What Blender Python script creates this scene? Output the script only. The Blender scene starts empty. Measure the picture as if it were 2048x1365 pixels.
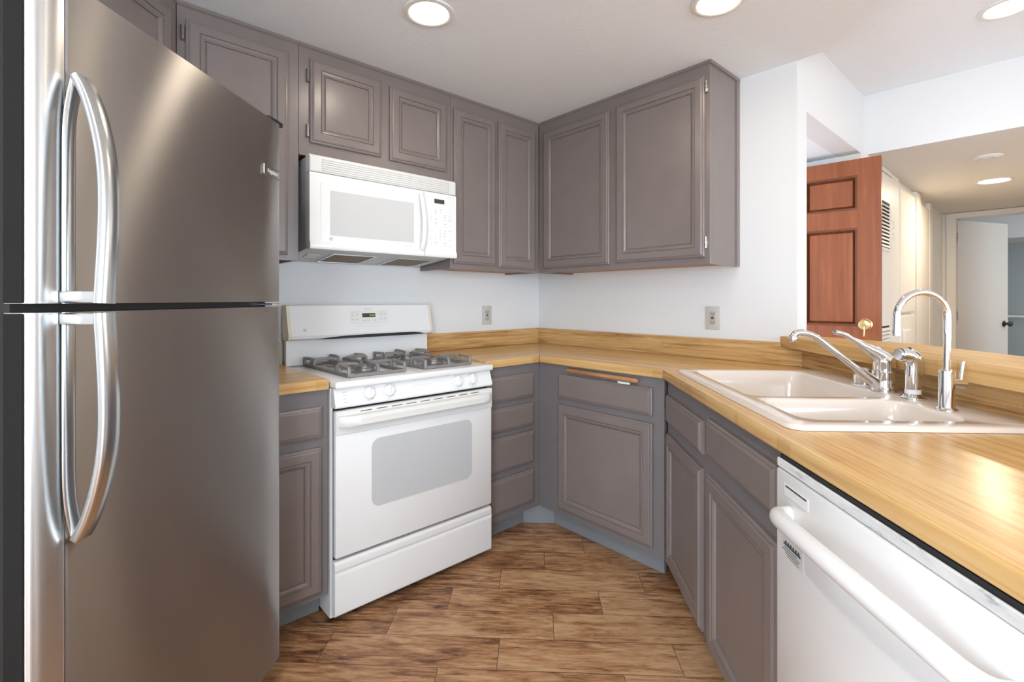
import bpy, bmesh, math, random
from mathutils import Vector, Matrix
random.seed(7)
R = math.radians
S = bpy.context.scene
COL = S.collection

# ------------------------------------------------------------------ camera, world, light, exposure
CX, CY, CH = -2.4229, -2.4004, 1.2108
CEIL, CEIL_HI, HALL = 2.283, 2.44, 2.085
camd = bpy.data.cameras.new('camera'); cam = bpy.data.objects.new('camera', camd); COL.objects.link(cam)
cam.location = (CX, CY, CH); cam.rotation_euler = (R(90), 0, R(47.8351 - 90))
camd.sensor_width = 36.0; camd.lens = 36.0 * 981.8 / 2048.0
camd.shift_y = -(682.5 - 599.8) / 2048.0
camd.clip_start = 0.02
S.camera = cam
W = bpy.data.worlds.new('world'); S.world = W; W.use_nodes = True
bg = W.node_tree.nodes['Background']; bg.inputs[0].default_value = (0.72, 0.86, 1.0, 1); bg.inputs[1].default_value = 6.6
S.view_settings.view_transform = 'Standard'; S.view_settings.look = 'None'
S.view_settings.exposure = 0.20; S.view_settings.gamma = 1.0

def area(name, loc, target, sx, sy, power, color):
    l = bpy.data.lights.new(name, 'AREA'); l.shape = 'RECTANGLE'; l.size = sx; l.size_y = sy
    l.energy = power; l.color = color
    o = bpy.data.objects.new(name, l); COL.objects.link(o); o.location = loc
    d = Vector(target) - Vector(loc); o.rotation_euler = d.to_track_quat('-Z', 'Y').to_euler()
    return o
# daylight: guessed sliding window behind the camera; left and dining windows added for light
area('daylight_sliding_window', (-1.3, -5.32, 1.10), (-1.3, 0, 1.10), 3.4, 2.0, 12, (0.78, 0.90, 1.0))
area('added_left_window_fill', (-4.42, -3.75, 1.10), (0, -3.75, 1.10), 2.2, 2.0, 56, (0.78, 0.90, 1.0))
area('added_dining_window_light', (3.32, -4.0, 1.45), (0, -4.0, 1.45), 1.8, 1.3, 14, (0.88, 0.94, 1.0))
area('added_far_room_fill', (5.4, -3.95, 1.5), (5.4, -2.0, 1.4), 1.4, 1.2, 9, (0.85, 0.93, 1.0))  # fill lamp added inside the far room, no window here

# ------------------------------------------------------------------ frames: wall run S (identity), wall run R, peninsula P, fridge F
def frame(ox, oy, deg): return Matrix.Translation((ox, oy, 0)) @ Matrix.Rotation(R(deg), 4, 'Z')
FS = frame(0, 0, 0); FR = frame(0, 0, -90); FP = frame(CX, CY, -135); FF = frame(CX, CY, 45)
ROT = {id(FS): 0, id(FR): -90, id(FP): -135, id(FF): 45}
BASE = {}

# ------------------------------------------------------------------ materials
def mat(name, color, rough=0.5, metal=0.0, spec=0.5, coat=0.0):
    m = bpy.data.materials.new(name); m.use_nodes = True
    b = m.node_tree.nodes['Principled BSDF']
    b.inputs['Base Color'].default_value = (*color, 1); b.inputs['Roughness'].default_value = rough
    b.inputs['Metallic'].default_value = metal; b.inputs['Specular IOR Level'].default_value = spec
    b.inputs['Coat Weight'].default_value = coat
    return m
def N(m, t, **kw):
    n = m.node_tree.nodes.new(t)
    for k, v in kw.items(): setattr(n, k, v)
    return n
def Lk(m, a, b): m.node_tree.links.new(a, b)
def P(m): return m.node_tree.nodes['Principled BSDF']
def ramp(m, fac, stops):
    r = N(m, 'ShaderNodeValToRGB'); e = r.color_ramp.elements
    while len(e) < len(stops): e.new(0.5)
    for i, (p, c) in enumerate(stops): e[i].position = p; e[i].color = (*c, 1)
    Lk(m, fac, r.inputs[0]); return r.outputs[0]
def objco(m, scale=(1, 1, 1), rot=(0, 0, 0), out='Object'):
    t = N(m, 'ShaderNodeTexCoord'); p = N(m, 'ShaderNodeMapping')
    p.inputs['Scale'].default_value = scale; p.inputs['Rotation'].default_value = rot
    Lk(m, t.outputs[out], p.inputs[0]); return p.outputs[0]
def noise(m, co, scale, detail=4, rough=0.55, dist=0.0):
    n = N(m, 'ShaderNodeTexNoise'); n.inputs['Scale'].default_value = scale; n.inputs['Detail'].default_value = detail
    n.inputs['Roughness'].default_value = rough; n.inputs['Distortion'].default_value = dist
    Lk(m, co, n.inputs['Vector']); return n.outputs[0]
def bump(m, h, strength, dist=0.002):
    b = N(m, 'ShaderNodeBump'); b.inputs['Strength'].default_value = strength; b.inputs['Distance'].default_value = dist
    Lk(m, h, b.inputs['Height']); Lk(m, b.outputs[0], P(m).inputs['Normal'])
def math_(m, op, a, b=None, c=None):
    n = N(m, 'ShaderNodeMath', operation=op)
    for i, v in enumerate((a, b, c)):
        if v is None: continue
        if isinstance(v, (int, float)): n.inputs[i].default_value = v
        else: Lk(m, v, n.inputs[i])
    return n.outputs[0]
def mix(m, fac, a, b, blend='MIX'):
    n = N(m, 'ShaderNodeMix', data_type='RGBA', blend_type=blend)
    for i, v in ((0, fac), (6, a), (7, b)):
        if isinstance(v, (int, float)): n.inputs[i].default_value = v
        elif isinstance(v, tuple): n.inputs[i].default_value = (*v, 1)
        else: Lk(m, v, n.inputs[i])
    return n.outputs[2]

M = {}
M['wall'] = mat('wall_paint_white', (0.765, 0.765, 0.765), 0.6, spec=0.3)
bump(M['wall'], noise(M['wall'], objco(M['wall']), 60, 3), 0.10)
M['ceiling'] = mat('ceiling_texture_white', (0.86, 0.895, 0.93), 0.9, spec=0.2)
bump(M['ceiling'], noise(M['ceiling'], objco(M['ceiling']), 45, 5, 0.6, 0.4), 0.35, 0.004)
M['hallwhite'] = mat('trim_paint_warm_white', (0.80, 0.76, 0.69), 0.4)
M['hallceil'] = mat('hall_ceiling_paint', (0.78, 0.76, 0.72), 0.8)
M['warmlit'] = mat('hall_door_warm_lit_white', (0.66, 0.60, 0.53), 0.45)  # off-white door with the warm hall light put into its colour
M['porch'] = mat('added_porch_gray', (0.62, 0.62, 0.62), 0.8)  # for the slab added outside to bounce light
M['bluewall'] = mat('far_room_blue_gray_paint', (0.38, 0.41, 0.41), 0.6)
def cab(name, c):
    m = mat(name, c, 0.28, spec=0.5)
    n = noise(m, objco(m), 9, 4, 0.6)
    Lk(m, mix(m, n, tuple(x * 0.90 for x in c), tuple(min(1, x * 1.10) for x in c)), P(m).inputs['Base Color'])
    bump(m, noise(m, objco(m, (1, 1, 1)), 260, 3), 0.10, 0.001)
    return m
M['cab'] = cab('cabinet_paint_taupe_gray', (0.205, 0.169, 0.158))
M['cabbase'] = cab('base_frame_paint_blue_gray', (0.182, 0.165, 0.165))
M['toe'] = cab('toe_kick_paint_blue_gray', (0.228, 0.238, 0.250))
M['raw'] = mat('cabinet_raw_wood_underside', (0.42, 0.22, 0.10), 0.55)
M['white'] = mat('appliance_enamel_white', (0.84, 0.84, 0.835), 0.22, spec=0.5, coat=0.3)
M['offwhite'] = mat('plastic_off_white', (0.76, 0.755, 0.73), 0.32)
M['cream'] = mat('plastic_yellowed_cream', (0.76, 0.70, 0.54), 0.4)
M['printgray'] = mat('panel_print_gray', (0.58, 0.58, 0.57), 0.5)
M['glassgray'] = mat('oven_window_gray', (0.58, 0.59, 0.595), 0.12, coat=0.5)
M['micwin'] = mat('microwave_window_gray', (0.62, 0.62, 0.61), 0.10, coat=0.5)
M['display'] = mat('display_dark', (0.045, 0.045, 0.035), 0.2)
M['black'] = mat('black_plastic', (0.012, 0.012, 0.013), 0.4)
M['shadow'] = mat('dark_gap_shade', (0.02, 0.02, 0.022), 0.7)  # shade inside gaps and slots painted near black; also kick plates
M['grate'] = mat('cast_iron_gray', (0.25, 0.235, 0.23), 0.42, metal=0.25)
bump(M['grate'], noise(M['grate'], objco(M['grate']), 400, 2), 0.4, 0.001)
M['burner'] = mat('burner_cap_gray', (0.27, 0.26, 0.25), 0.35, metal=0.6)
M['chrome'] = mat('chrome', (0.78, 0.78, 0.79), 0.06, metal=1.0)
M['chromedk'] = mat('hinge_nickel', (0.42, 0.40, 0.38), 0.28, metal=1.0)
M['brass'] = mat('polished_brass', (0.80, 0.60, 0.28), 0.16, metal=1.0)
M['bronze'] = mat('dark_bronze', (0.10, 0.085, 0.07), 0.35, metal=0.9)
M['sink'] = mat('sink_ceramic_biscuit', (0.80, 0.715, 0.64), 0.16, coat=0.5)
M['green'] = mat('display_digit_green', (0.25, 0.5, 0.05), 0.4)
P(M['green']).inputs['Emission Color'].default_value = (0.35, 0.75, 0.08, 1); P(M['green']).inputs['Emission Strength'].default_value = 0.3
M['outlet'] = mat('outlet_plastic_ivory', (0.58, 0.55, 0.50), 0.4)
M['outlet2'] = mat('outlet_insert_gray', (0.47, 0.44, 0.41), 0.4)
M['paper'] = mat('paper_white', (0.75, 0.78, 0.80), 0.7)
M['sticker'] = mat('sticker_silver', (0.62, 0.61, 0.59), 0.35)
M['blueink'] = mat('sticker_dark_ink', (0.05, 0.06, 0.09), 0.5)
M['micbody'] = mat('microwave_case_gray_metal', (0.60, 0.62, 0.63), 0.45, metal=0.0)
M['filter'] = mat('grease_filter_brown_mesh', (0.20, 0.14, 0.07), 0.55, metal=0.3)
M['lens'] = mat('lamp_lens', (1, 1, 1), 0.5)
P(M['lens']).inputs['Emission Color'].default_value = (1.0, 0.87, 0.70, 1); P(M['lens']).inputs['Emission Strength'].default_value = 46.0
M['lens2'] = M['lens'].copy(); M['lens2'].name = 'hall_lamp_lens'; P(M['lens2']).inputs['Emission Strength'].default_value = 200.0; P(M['lens2']).inputs['Emission Color'].default_value = (1.0, 0.83, 0.62, 1)
M['lens3'] = M['lens'].copy(); M['lens3'].name = 'dining_lamp_lens'; P(M['lens3']).inputs['Emission Strength'].default_value = 17.0
M['fill_lens'] = M['lens'].copy(); M['fill_lens'].name = 'added_fill_lens'; P(M['fill_lens']).inputs['Emission Strength'].default_value = 205.0; P(M['fill_lens']).inputs['Emission Color'].default_value = (1.0, 0.985, 0.97, 1)  # for unseen kitchen lights added as strong fill near the camera
M['lamprim'] = mat('lamp_trim_white', (0.80, 0.79, 0.77), 0.5)
# scuffed top of the dishwasher door
M['scuff'] = mat('worn_white_metal', (0.7, 0.7, 0.7), 0.4)
_c = ramp(M['scuff'], noise(M['scuff'], objco(M['scuff'], (3, 1, 12)), 6, 6, 0.6), [(0.30, (0.25, 0.27, 0.29)), (0.40, (0.66, 0.67, 0.68)), (0.6, (0.76, 0.76, 0.76))])
Lk(M['scuff'], _c, P(M['scuff']).inputs['Base Color'])

def wood(name, light, mid, dark, gx=0.75, across=30, strip=0.034, rough=0.25, vert=False):
    m = mat(name, mid, rough, spec=0.25)
    t = N(m, 'ShaderNodeTexCoord'); s = N(m, 'ShaderNodeSeparateXYZ'); Lk(m, t.outputs['Object'], s.inputs[0])
    a = s.outputs['Z'] if vert else s.outputs['Y']
    row = math_(m, 'FLOOR', math_(m, 'DIVIDE', math_(m, 'ADD', a, 10.0), strip))
    wn = N(m, 'ShaderNodeTexWhiteNoise', noise_dimensions='1D'); Lk(m, row, wn.inputs['W'])
    xoff = math_(m, 'ADD', s.outputs['X'], math_(m, 'MULTIPLY', wn.outputs['Value'], 7.0))
    seg = math_(m, 'FLOOR', math_(m, 'DIVIDE', xoff, 0.55))
    wn2 = N(m, 'ShaderNodeTexWhiteNoise', noise_dimensions='2D'); c2 = N(m, 'ShaderNodeCombineXYZ')
    Lk(m, row, c2.inputs[0]); Lk(m, seg, c2.inputs[1]); Lk(m, c2.outputs[0], wn2.inputs['Vector'])
    c = N(m, 'ShaderNodeCombineXYZ')
    Lk(m, math_(m, 'MULTIPLY', xoff, gx), c.inputs[0]); Lk(m, math_(m, 'MULTIPLY', s.outputs['Y'], across), c.inputs[1]); Lk(m, math_(m, 'MULTIPLY', s.outputs['Z'], across), c.inputs[2])
    n1 = noise(m, c.outputs[0], 1.6, 5, 0.62, 0.6)
    f = math_(m, 'ADD', math_(m, 'MULTIPLY', n1, 0.88), math_(m, 'MULTIPLY', wn2.outputs['Value'], 0.09))
    col = ramp(m, f, [(0.30, dark), (0.50, mid), (0.72, light)])
    c3 = N(m, 'ShaderNodeCombineXYZ'); Lk(m, math_(m, 'MULTIPLY', xoff, 6.0), c3.inputs[0]); Lk(m, math_(m, 'MULTIPLY', a, 240.0), c3.inputs[1])
    n2 = noise(m, c3.outputs[0], 1.0, 3, 0.6)
    col = mix(m, math_(m, 'MULTIPLY', math_(m, 'GREATER_THAN', n2, 0.60), 0.22), col, tuple(x * 0.55 for x in dark))
    Lk(m, col, P(m).inputs['Base Color'])
    return m
M['wood'] = wood('butcher_block_worktop', (0.77, 0.535, 0.25), (0.66, 0.405, 0.16), (0.48, 0.265, 0.098))
M['ledge'] = M['wood'].copy(); M['ledge'].name = 'butcher_block_ledge_worn'; P(M['ledge']).inputs['Roughness'].default_value = 0.5
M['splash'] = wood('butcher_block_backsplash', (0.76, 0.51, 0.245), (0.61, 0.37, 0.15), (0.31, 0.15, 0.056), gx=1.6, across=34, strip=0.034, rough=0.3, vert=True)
M['board'] = mat('cutting_board_maple', (0.42, 0.20, 0.085), 0.45)
_c = ramp(M['board'], noise(M['board'], objco(M['board'], (4, 40, 40)), 1.5, 4), [(0.3, (0.34, 0.15, 0.06)), (0.7, (0.50, 0.27, 0.13))]); Lk(M['board'], _c, P(M['board']).inputs['Base Color'])
M['orange'] = mat('stained_fir_door', (0.36, 0.105, 0.040), 0.35)
_c = ramp(M['orange'], noise(M['orange'], objco(M['orange'], (22, 22, 1.2)), 1.6, 5, 0.6, 0.5), [(0.3, (0.200, 0.052, 0.017)), (0.55, (0.270, 0.076, 0.025)), (0.75, (0.34, 0.108, 0.038))])
Lk(M['orange'], _c, P(M['orange']).inputs['Base Color'])
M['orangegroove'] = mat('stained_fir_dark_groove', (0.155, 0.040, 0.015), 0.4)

# brushed stainless steel: grain runs horizontally, so highlights smear vertically
def steel(name, c, rough, an):
    m = mat(name, c, rough, metal=1.0)
    P(m).inputs['Anisotropic'].default_value = an
    tg = N(m, 'ShaderNodeTangent', direction_type='UV_MAP'); Lk(m, tg.outputs[0], P(m).inputs['Tangent'])
    n = noise(m, objco(m, (1.2, 1.2, 420.0)), 3.0, 3, 0.6)
    rr = N(m, 'ShaderNodeMapRange'); rr.inputs[3].default_value = rough - 0.025; rr.inputs[4].default_value = rough + 0.03
    Lk(m, n, rr.inputs[0]); Lk(m, rr.outputs[0], P(m).inputs['Roughness'])
    n2 = noise(m, objco(m, (1.5, 1.5, 1.2)), 2.0, 3, 0.5)
    Lk(m, mix(m, n2, tuple(x * 0.92 for x in c), tuple(x * 1.06 for x in c)), P(m).inputs['Base Color'])
    return m
M['steel'] = steel('brushed_stainless_front', (0.47, 0.445, 0.425), 0.37, 1.0)
M['steeltrim'] = steel('brushed_stainless_edge', (0.78, 0.78, 0.78), 0.34, 0.7)
M['handle'] = mat('handle_aluminium', (0.62, 0.645, 0.655), 0.24, metal=1.0)
M['fridgeside'] = mat('fridge_side_dark_gray', (0.009, 0.008, 0.0075), 0.6, spec=0.2)

# floor: 6 x 24 inch wood-look planks laid across the kitchen, third-offset rows
def floor_mat():
    m = mat('wood_look_plank_tile', (0.4, 0.25, 0.15), 0.42)
    t = N(m, 'ShaderNodeTexCoord'); s = N(m, 'ShaderNodeSeparateXYZ'); Lk(m, t.outputs['Object'], s.inputs[0])
    X, Y = s.outputs['X'], s.outputs['Y']          # X = depth from camera, -Y = to the right
    rowf = math_(m, 'DIVIDE', math_(m, 'SUBTRACT', X, 1.600), 0.1505)
    row = math_(m, 'FLOOR', rowf)
    u = math_(m, 'DIVIDE', math_(m, 'SUBTRACT', math_(m, 'SUBTRACT', 0.130, Y), math_(m, 'MULTIPLY', row, 0.193)), 0.605)
    idx = math_(m, 'FLOOR', u)
    fx = math_(m, 'SUBTRACT', u, idx); fy = math_(m, 'SUBTRACT', rowf, row)
    cc = N(m, 'ShaderNodeCombineXYZ'); Lk(m, row, cc.inputs[0]); Lk(m, idx, cc.inputs[1])
    wn = N(m, 'ShaderNodeTexWhiteNoise', noise_dimensions='2D'); Lk(m, cc.outputs[0], wn.inputs['Vector'])
    sc = N(m, 'ShaderNodeSeparateColor'); Lk(m, wn.outputs['Color'], sc.inputs[0])
    g = N(m, 'ShaderNodeCombineXYZ')
    Lk(m, math_(m, 'ADD', math_(m, 'MULTIPLY', X, 24.0), math_(m, 'MULTIPLY', sc.outputs[0], 40.0)), g.inputs[0])
    Lk(m, math_(m, 'ADD', math_(m, 'MULTIPLY', Y, 4.2), math_(m, 'MULTIPLY', sc.outputs[1], 40.0)), g.inputs[1])
    n1 = noise(m, g.outputs[0], 1.3, 7, 0.66, 0.9)
    g2 = N(m, 'ShaderNodeCombineXYZ')
    Lk(m, math_(m, 'ADD', math_(m, 'MULTIPLY', X, 120.0), math_(m, 'MULTIPLY', sc.outputs[2], 40.0)), g2.inputs[0])
    Lk(m, math_(m, 'MULTIPLY', Y, 11.0), g2.inputs[1])
    n2 = noise(m, g2.outputs[0], 1.2, 5, 0.7, 0.4)
    g3 = N(m, 'ShaderNodeCombineXYZ')
    Lk(m, math_(m, 'MULTIPLY', X, 5.0), g3.inputs[0]); Lk(m, math_(m, 'ADD', math_(m, 'MULTIPLY', Y, 3.0), math_(m, 'MULTIPLY', sc.outputs[0], 20.0)), g3.inputs[1])
    n3 = noise(m, g3.outputs[0], 1.1, 4, 0.6)
    f = math_(m, 'ADD', math_(m, 'ADD', math_(m, 'MULTIPLY', n1, 0.50), math_(m, 'MULTIPLY', n2, 0.32)), math_(m, 'ADD', math_(m, 'MULTIPLY', n3, 0.28), math_(m, 'MULTIPLY', sc.outputs[2], 0.10)))
    col = ramp(m, f, [(0.46, (0.045, 0.021, 0.012)), (0.525, (0.20, 0.086, 0.036)), (0.595, (0.385, 0.192, 0.086)), (0.70, (0.58, 0.355, 0.195))])
    crack = math_(m, 'MULTIPLY', math_(m, 'LESS_THAN', n2, 0.34), 0.7)
    col = mix(m, crack, col, (0.035, 0.018, 0.011))
    ex = math_(m, 'MULTIPLY', math_(m, 'MINIMUM', fx, math_(m, 'SUBTRACT', 1.0, fx)), 0.605)
    ey = math_(m, 'MULTIPLY', math_(m, 'MINIMUM', fy, math_(m, 'SUBTRACT', 1.0, fy)), 0.1505)
    gr = math_(m, 'LESS_THAN', math_(m, 'MINIMUM', ex, ey), 0.0013)
    col = mix(m, math_(m, 'MULTIPLY', gr, 0.8), col, (0.085, 0.05, 0.032))
    Lk(m, col, P(m).inputs['Base Color'])
    rg = N(m, 'ShaderNodeMapRange'); rg.inputs[3].default_value = 0.34; rg.inputs[4].default_value = 0.55; Lk(m, n2, rg.inputs[0]); Lk(m, rg.outputs[0], P(m).inputs['Roughness'])
    bump(m, math_(m, 'SUBTRACT', n2, math_(m, 'MULTIPLY', gr, 1.0)), 0.22, 0.002)
    return m
M['floor'] = floor_mat()

# ------------------------------------------------------------------ mesh helpers
def B(): return bmesh.new()
def box(bm, x0, x1, y0, y1, z0, z1, bev=0.0, seg=2):
    x0, x1 = sorted((x0, x1)); y0, y1 = sorted((y0, y1)); z0, z1 = sorted((z0, z1))
    v = [bm.verts.new(p) for p in ((x0,y0,z0),(x1,y0,z0),(x1,y1,z0),(x0,y1,z0),(x0,y0,z1),(x1,y0,z1),(x1,y1,z1),(x0,y1,z1))]
    f = [bm.faces.new([v[i] for i in q]) for q in ((3,2,1,0),(4,5,6,7),(0,1,5,4),(1,2,6,5),(2,3,7,6),(3,0,4,7))]
    if bev > 0:
        e = list({e for q in f for e in q.edges})
        bmesh.ops.bevel(bm, geom=e, offset=bev, segments=seg, profile=0.5, affect='EDGES')
    return bm
def rings(bm, loops, cap0=True, cap1=True, closed=False):
    vs = [[bm.verts.new(p) for p in l] for l in loops]
    n = len(vs[0]); k = len(vs)
    for i in range(k if closed else k - 1):
        a, b = vs[i], vs[(i + 1) % k]
        for j in range(n):
            j2 = (j + 1) % n
            bm.faces.new((a[j], a[j2], b[j2], b[j]))
    if not closed:
        if cap0: bm.faces.new(list(reversed(vs[0])))
        if cap1: bm.faces.new(vs[-1])
    return vs
def prism(bm, pts, z0, z1): return rings(bm, [[(x, y, z0) for x, y in pts], [(x, y, z1) for x, y in pts]])
def prism_x(bm, prof, x0, x1): return rings(bm, [[(x0, y, z) for y, z in prof], [(x1, y, z) for y, z in prof]])
def rrect(x0, x1, y0, y1, r, n=5):
    out = []
    for cx, cy, a0 in ((x1 - r, y1 - r, 0), (x0 + r, y1 - r, 90), (x0 + r, y0 + r, 180), (x1 - r, y0 + r, 270)):
        for i in range(n + 1):
            a = R(a0 + 90.0 * i / n); out.append((cx + r * math.cos(a), cy + r * math.sin(a)))
    return out
def lathe(bm, prof, seg=28, origin=(0, 0, 0), axis=(0, 0, 1)):
    q = Vector((0, 0, 1)).rotation_difference(Vector(axis).normalized()); o = Vector(origin)
    loops = []
    for r, z in prof:
        r = max(r, 1e-5)
        loops.append([o + q @ Vector((r * math.cos(2*math.pi*i/seg), r * math.sin(2*math.pi*i/seg), z)) for i in range(seg)])
    return rings(bm, loops)
def spline(pts, n=10):
    P_ = [Vector(p) for p in pts]; out = []
    for i in range(len(P_) - 1):
        p0 = P_[max(i-1, 0)]; p1 = P_[i]; p2 = P_[i+1]; p3 = P_[min(i+2, len(P_)-1)]
        for k in range(n):
            t = k / n
            out.append(0.5 * ((2*p1) + (-p0+p2)*t + (2*p0-5*p1+4*p2-p3)*t*t + (-p0+3*p1-3*p2+p3)*t**3))
    out.append(P_[-1]); return out
def tube(bm, pts, rad, seg=16, up=(0, 0, 1), square=False):
    pts = [Vector(p) for p in pts]; loops = []; n = len(pts); prev = None
    for i, p in enumerate(pts):
        t = (pts[min(i+1, n-1)] - pts[max(i-1, 0)]).normalized()
        if prev is None:
            u = Vector(up); u = (u - t * u.dot(t))
            if u.length < 1e-4: u = Vector((1, 0, 0)) - t * t.x
            u.normalize()
        else:
            u = prev - t * prev.dot(t); u.normalize()
        prev = u; w = t.cross(u)
        r = rad[i] if isinstance(rad, (list, tuple)) and isinstance(rad[0], (list, tuple, float, int)) and len(rad) == n else rad
        a, b = (r, r) if isinstance(r, (int, float)) else r
        if square:
            ch = min(a, b) * 0.35
            cs = [(a-ch, b), (-(a-ch), b), (-a, b-ch), (-a, -(b-ch)), (-(a-ch), -b), (a-ch, -b), (a, -(b-ch)), (a, b-ch)]
            loops.append([p + u * c[0] + w * c[1] for c in cs])
        else:
            loops.append([p + u * (a * math.cos(2*math.pi*k/seg)) + w * (b * math.sin(2*math.pi*k/seg)) for k in range(seg)])
    return rings(bm, loops)
def panel_door(bm, x0, x1, z0, z1, yb, yf, prof):
    """front at -y; prof = [(inset, fraction of thickness)], last loop is filled."""
    loops = [[(x0, yb, z0), (x1, yb, z0), (x1, yb, z1), (x0, yb, z1)]]
    for d, h in prof:
        y = yb + (yf - yb) * h
        loops.append([(x0+d, y, z0+d), (x1-d, y, z0+d), (x1-d, y, z1-d), (x0+d, y, z1-d)])
    rings(bm, loops)
DOOR = [(0, 0.52), (0.004, 0.66), (0.0085, 0.70), (0.0095, 0.88), (0.014, 1.0), (0.041, 1.0), (0.0425, 0.74), (0.0445, 0.72), (0.047, 0.90), (0.054, 0.86), (0.061, 0.60), (0.0625, 0.30), (0.0645, 0.28), (0.067, 0.42)]
DRAWER = [(0, 0.52), (0.004, 0.66), (0.0075, 0.70), (0.0085, 0.84), (0.017, 1.0)]

def obj(name, bm, m, parent=None, smooth=40, uv=False):
    bmesh.ops.recalc_face_normals(bm, faces=bm.faces)
    if parent is not None:
        root = parent
        while root.parent: root = root.parent
        b = BASE.get(root.name)
        if b is not None: bmesh.ops.translate(bm, verts=bm.verts, vec=-b)
    me = bpy.data.meshes.new(name)
    if uv:
        l = bm.loops.layers.uv.new('UVMap')
        for f in bm.faces:
            for lp in f.loops: lp[l].uv = (lp.vert.co.z, lp.vert.co.x + lp.vert.co.y * 0.3)
    bm.to_mesh(me); bm.free()
    o = bpy.data.objects.new(name, me); COL.objects.link(o)
    ms = m if isinstance(m, (list, tuple)) else [m]
    for x in ms: me.materials.append(x)
    if smooth:
        for p in me.polygons: p.use_smooth = True
        me.set_sharp_from_angle(angle=R(smooth))
    if parent is not None: o.parent = parent
    return o
def thing(name, label, cat, fr, base, group=None):
    e = bpy.data.objects.new(name, None); COL.objects.link(e)
    e.empty_display_size = 0.1
    e.matrix_world = fr @ Matrix.Translation(base)
    e.location = fr @ Vector(base); e.rotation_euler = (0, 0, R(ROT.get(id(fr), 0)))
    e['label'] = label; e['category'] = cat
    if group: e['group'] = group
    BASE[e.name] = Vector(base)
    return e
def struct(name, bm, m, label=None, parent=None, smooth=0):
    o = obj(name, bm, m, parent, smooth)
    if parent is None: o['kind'] = 'structure'
    if label: o['label'] = label
    return o
def text(name, body, size, m, parent, loc, fr_rot, extrude=0.0003, align='CENTER'):
    """raised lettering, reading direction +x, facing -y in the thing's own frame"""
    c = bpy.data.curves.new(name, 'FONT'); c.body = body; c.size = size; c.extrude = extrude; c.align_x = align; c.align_y = 'CENTER'
    c.resolution_u = 3
    t = bpy.data.objects.new('tmp', c); COL.objects.link(t)
    bpy.context.view_layer.update()
    me = bpy.data.meshes.new_from_object(t.evaluated_get(bpy.context.evaluated_depsgraph_get()))
    bpy.data.objects.remove(t)
    root = parent
    while root.parent: root = root.parent
    b = BASE.get(root.name, Vector((0, 0, 0)))
    me.transform(Matrix.Translation(Vector(loc) - b) @ fr_rot @ Matrix.Rotation(R(90), 4, 'X'))
    o = bpy.data.objects.new(name, me); COL.objects.link(o); me.materials.clear(); me.materials.append(m); o.parent = parent
    return o
I4 = Matrix.Identity(4)
def tl(t, L, z=0.0): return ((CX + (t + L) * math.sqrt(.5)), (CY + (t - L) * math.sqrt(.5)), z)   # kitchen axis coords -> world
def tl2(t, L): return tl(t, L)[:2]

# ================================================================== ROOM SHELL
# floor object is laid along the kitchen's long axis so its plank pattern follows it
bm = B(); box(bm, -5.5, 8.0, -8.0, 4.0, -0.10, 0.0); o = struct('floor', bm, M['floor'])
o.location = (CX, CY, 0); o.rotation_euler = (0, 0, R(45))
WZ = 2.60
bm = B(); box(bm, -2.40, 0.0, 0.0, 0.12, 0, WZ); struct('wall_back', bm, M['wall'])
bm = B(); box(bm, 0.0, 0.125, -1.628, 0.12, 0, WZ); struct('wall_right', bm, M['wall'])
# diagonal wall behind the refrigerator
a = tl2(-1.0, -1.60); b_ = tl2(1.80, -1.60); c = tl2(1.80, -1.72); d = tl2(-1.0, -1.72)
bm = B(); prism(bm, [a, b_, c, d], 0, WZ); struct('wall_left', bm, M['wall'])
bm = B(); box(bm, -4.40, -4.28, -5.2, -4.85, 0, WZ); box(bm, -4.40, -4.28, -2.65, -1.9, 0, WZ); box(bm, -4.40, -4.28, -4.85, -2.65, 2.1, WZ); struct('wall_far_left', bm, M['wall'])
bm = B()
for y in (-4.85, -3.78, -2.71): box(bm, -4.37, -4.32, y, y + 0.06, 0.0701, 2.0399)
box(bm, -4.37, -4.32, -4.85, -2.65, 2.04, 2.1); box(bm, -4.37, -4.32, -4.85, -2.65, 0.0, 0.07)
struct('added_window_3', bm, M['hallwhite'])  # window added out of view for more fill from behind left
# wall with the sliding window, behind the camera
bm = B(); box(bm, -4.4, -3.0, -5.32, -5.2, 0, WZ); box(bm, 0.4, 3.32, -5.32, -5.2, 0, WZ); box(bm, -3.0, 0.4, -5.32, -5.2, 2.1, WZ)
struct('wall_front', bm, M['wall'])
bm = B()
for x in (-3.0, -1.33, 0.34): box(bm, x, x + 0.06, -5.27, -5.22, 0.0701, 2.0399)
box(bm, -3.0, 0.4, -5.27, -5.22, 2.04, 2.1); box(bm, -3.0, 0.4, -5.27, -5.22, 0.0, 0.07)
struct('window_1', bm, M['hallwhite'])
bm = B(); box(bm, 3.2, 3.32, -5.2, -4.9, 0, WZ); box(bm, 3.2, 3.32, -3.1, -2.80, 0, WZ); box(bm, 3.2, 3.32, -4.9, -3.1, 0, 0.8); box(bm, 3.2, 3.32, -4.9, -3.1, 2.1, WZ)
struct('wall_dining', bm, M['wall'])
bm = B()
for y in (-4.9, -4.03, -3.16): box(bm, 3.23, 3.28, y, y + 0.06, 0.8601, 2.0399)
box(bm, 3.23, 3.28, -4.9, -3.1, 0.8, 0.86); box(bm, 3.23, 3.28, -4.9, -3.1, 2.04, 2.1)
struct('added_window_2', bm, M['hallwhite'])  # window added out of view for its reflections and light
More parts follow.
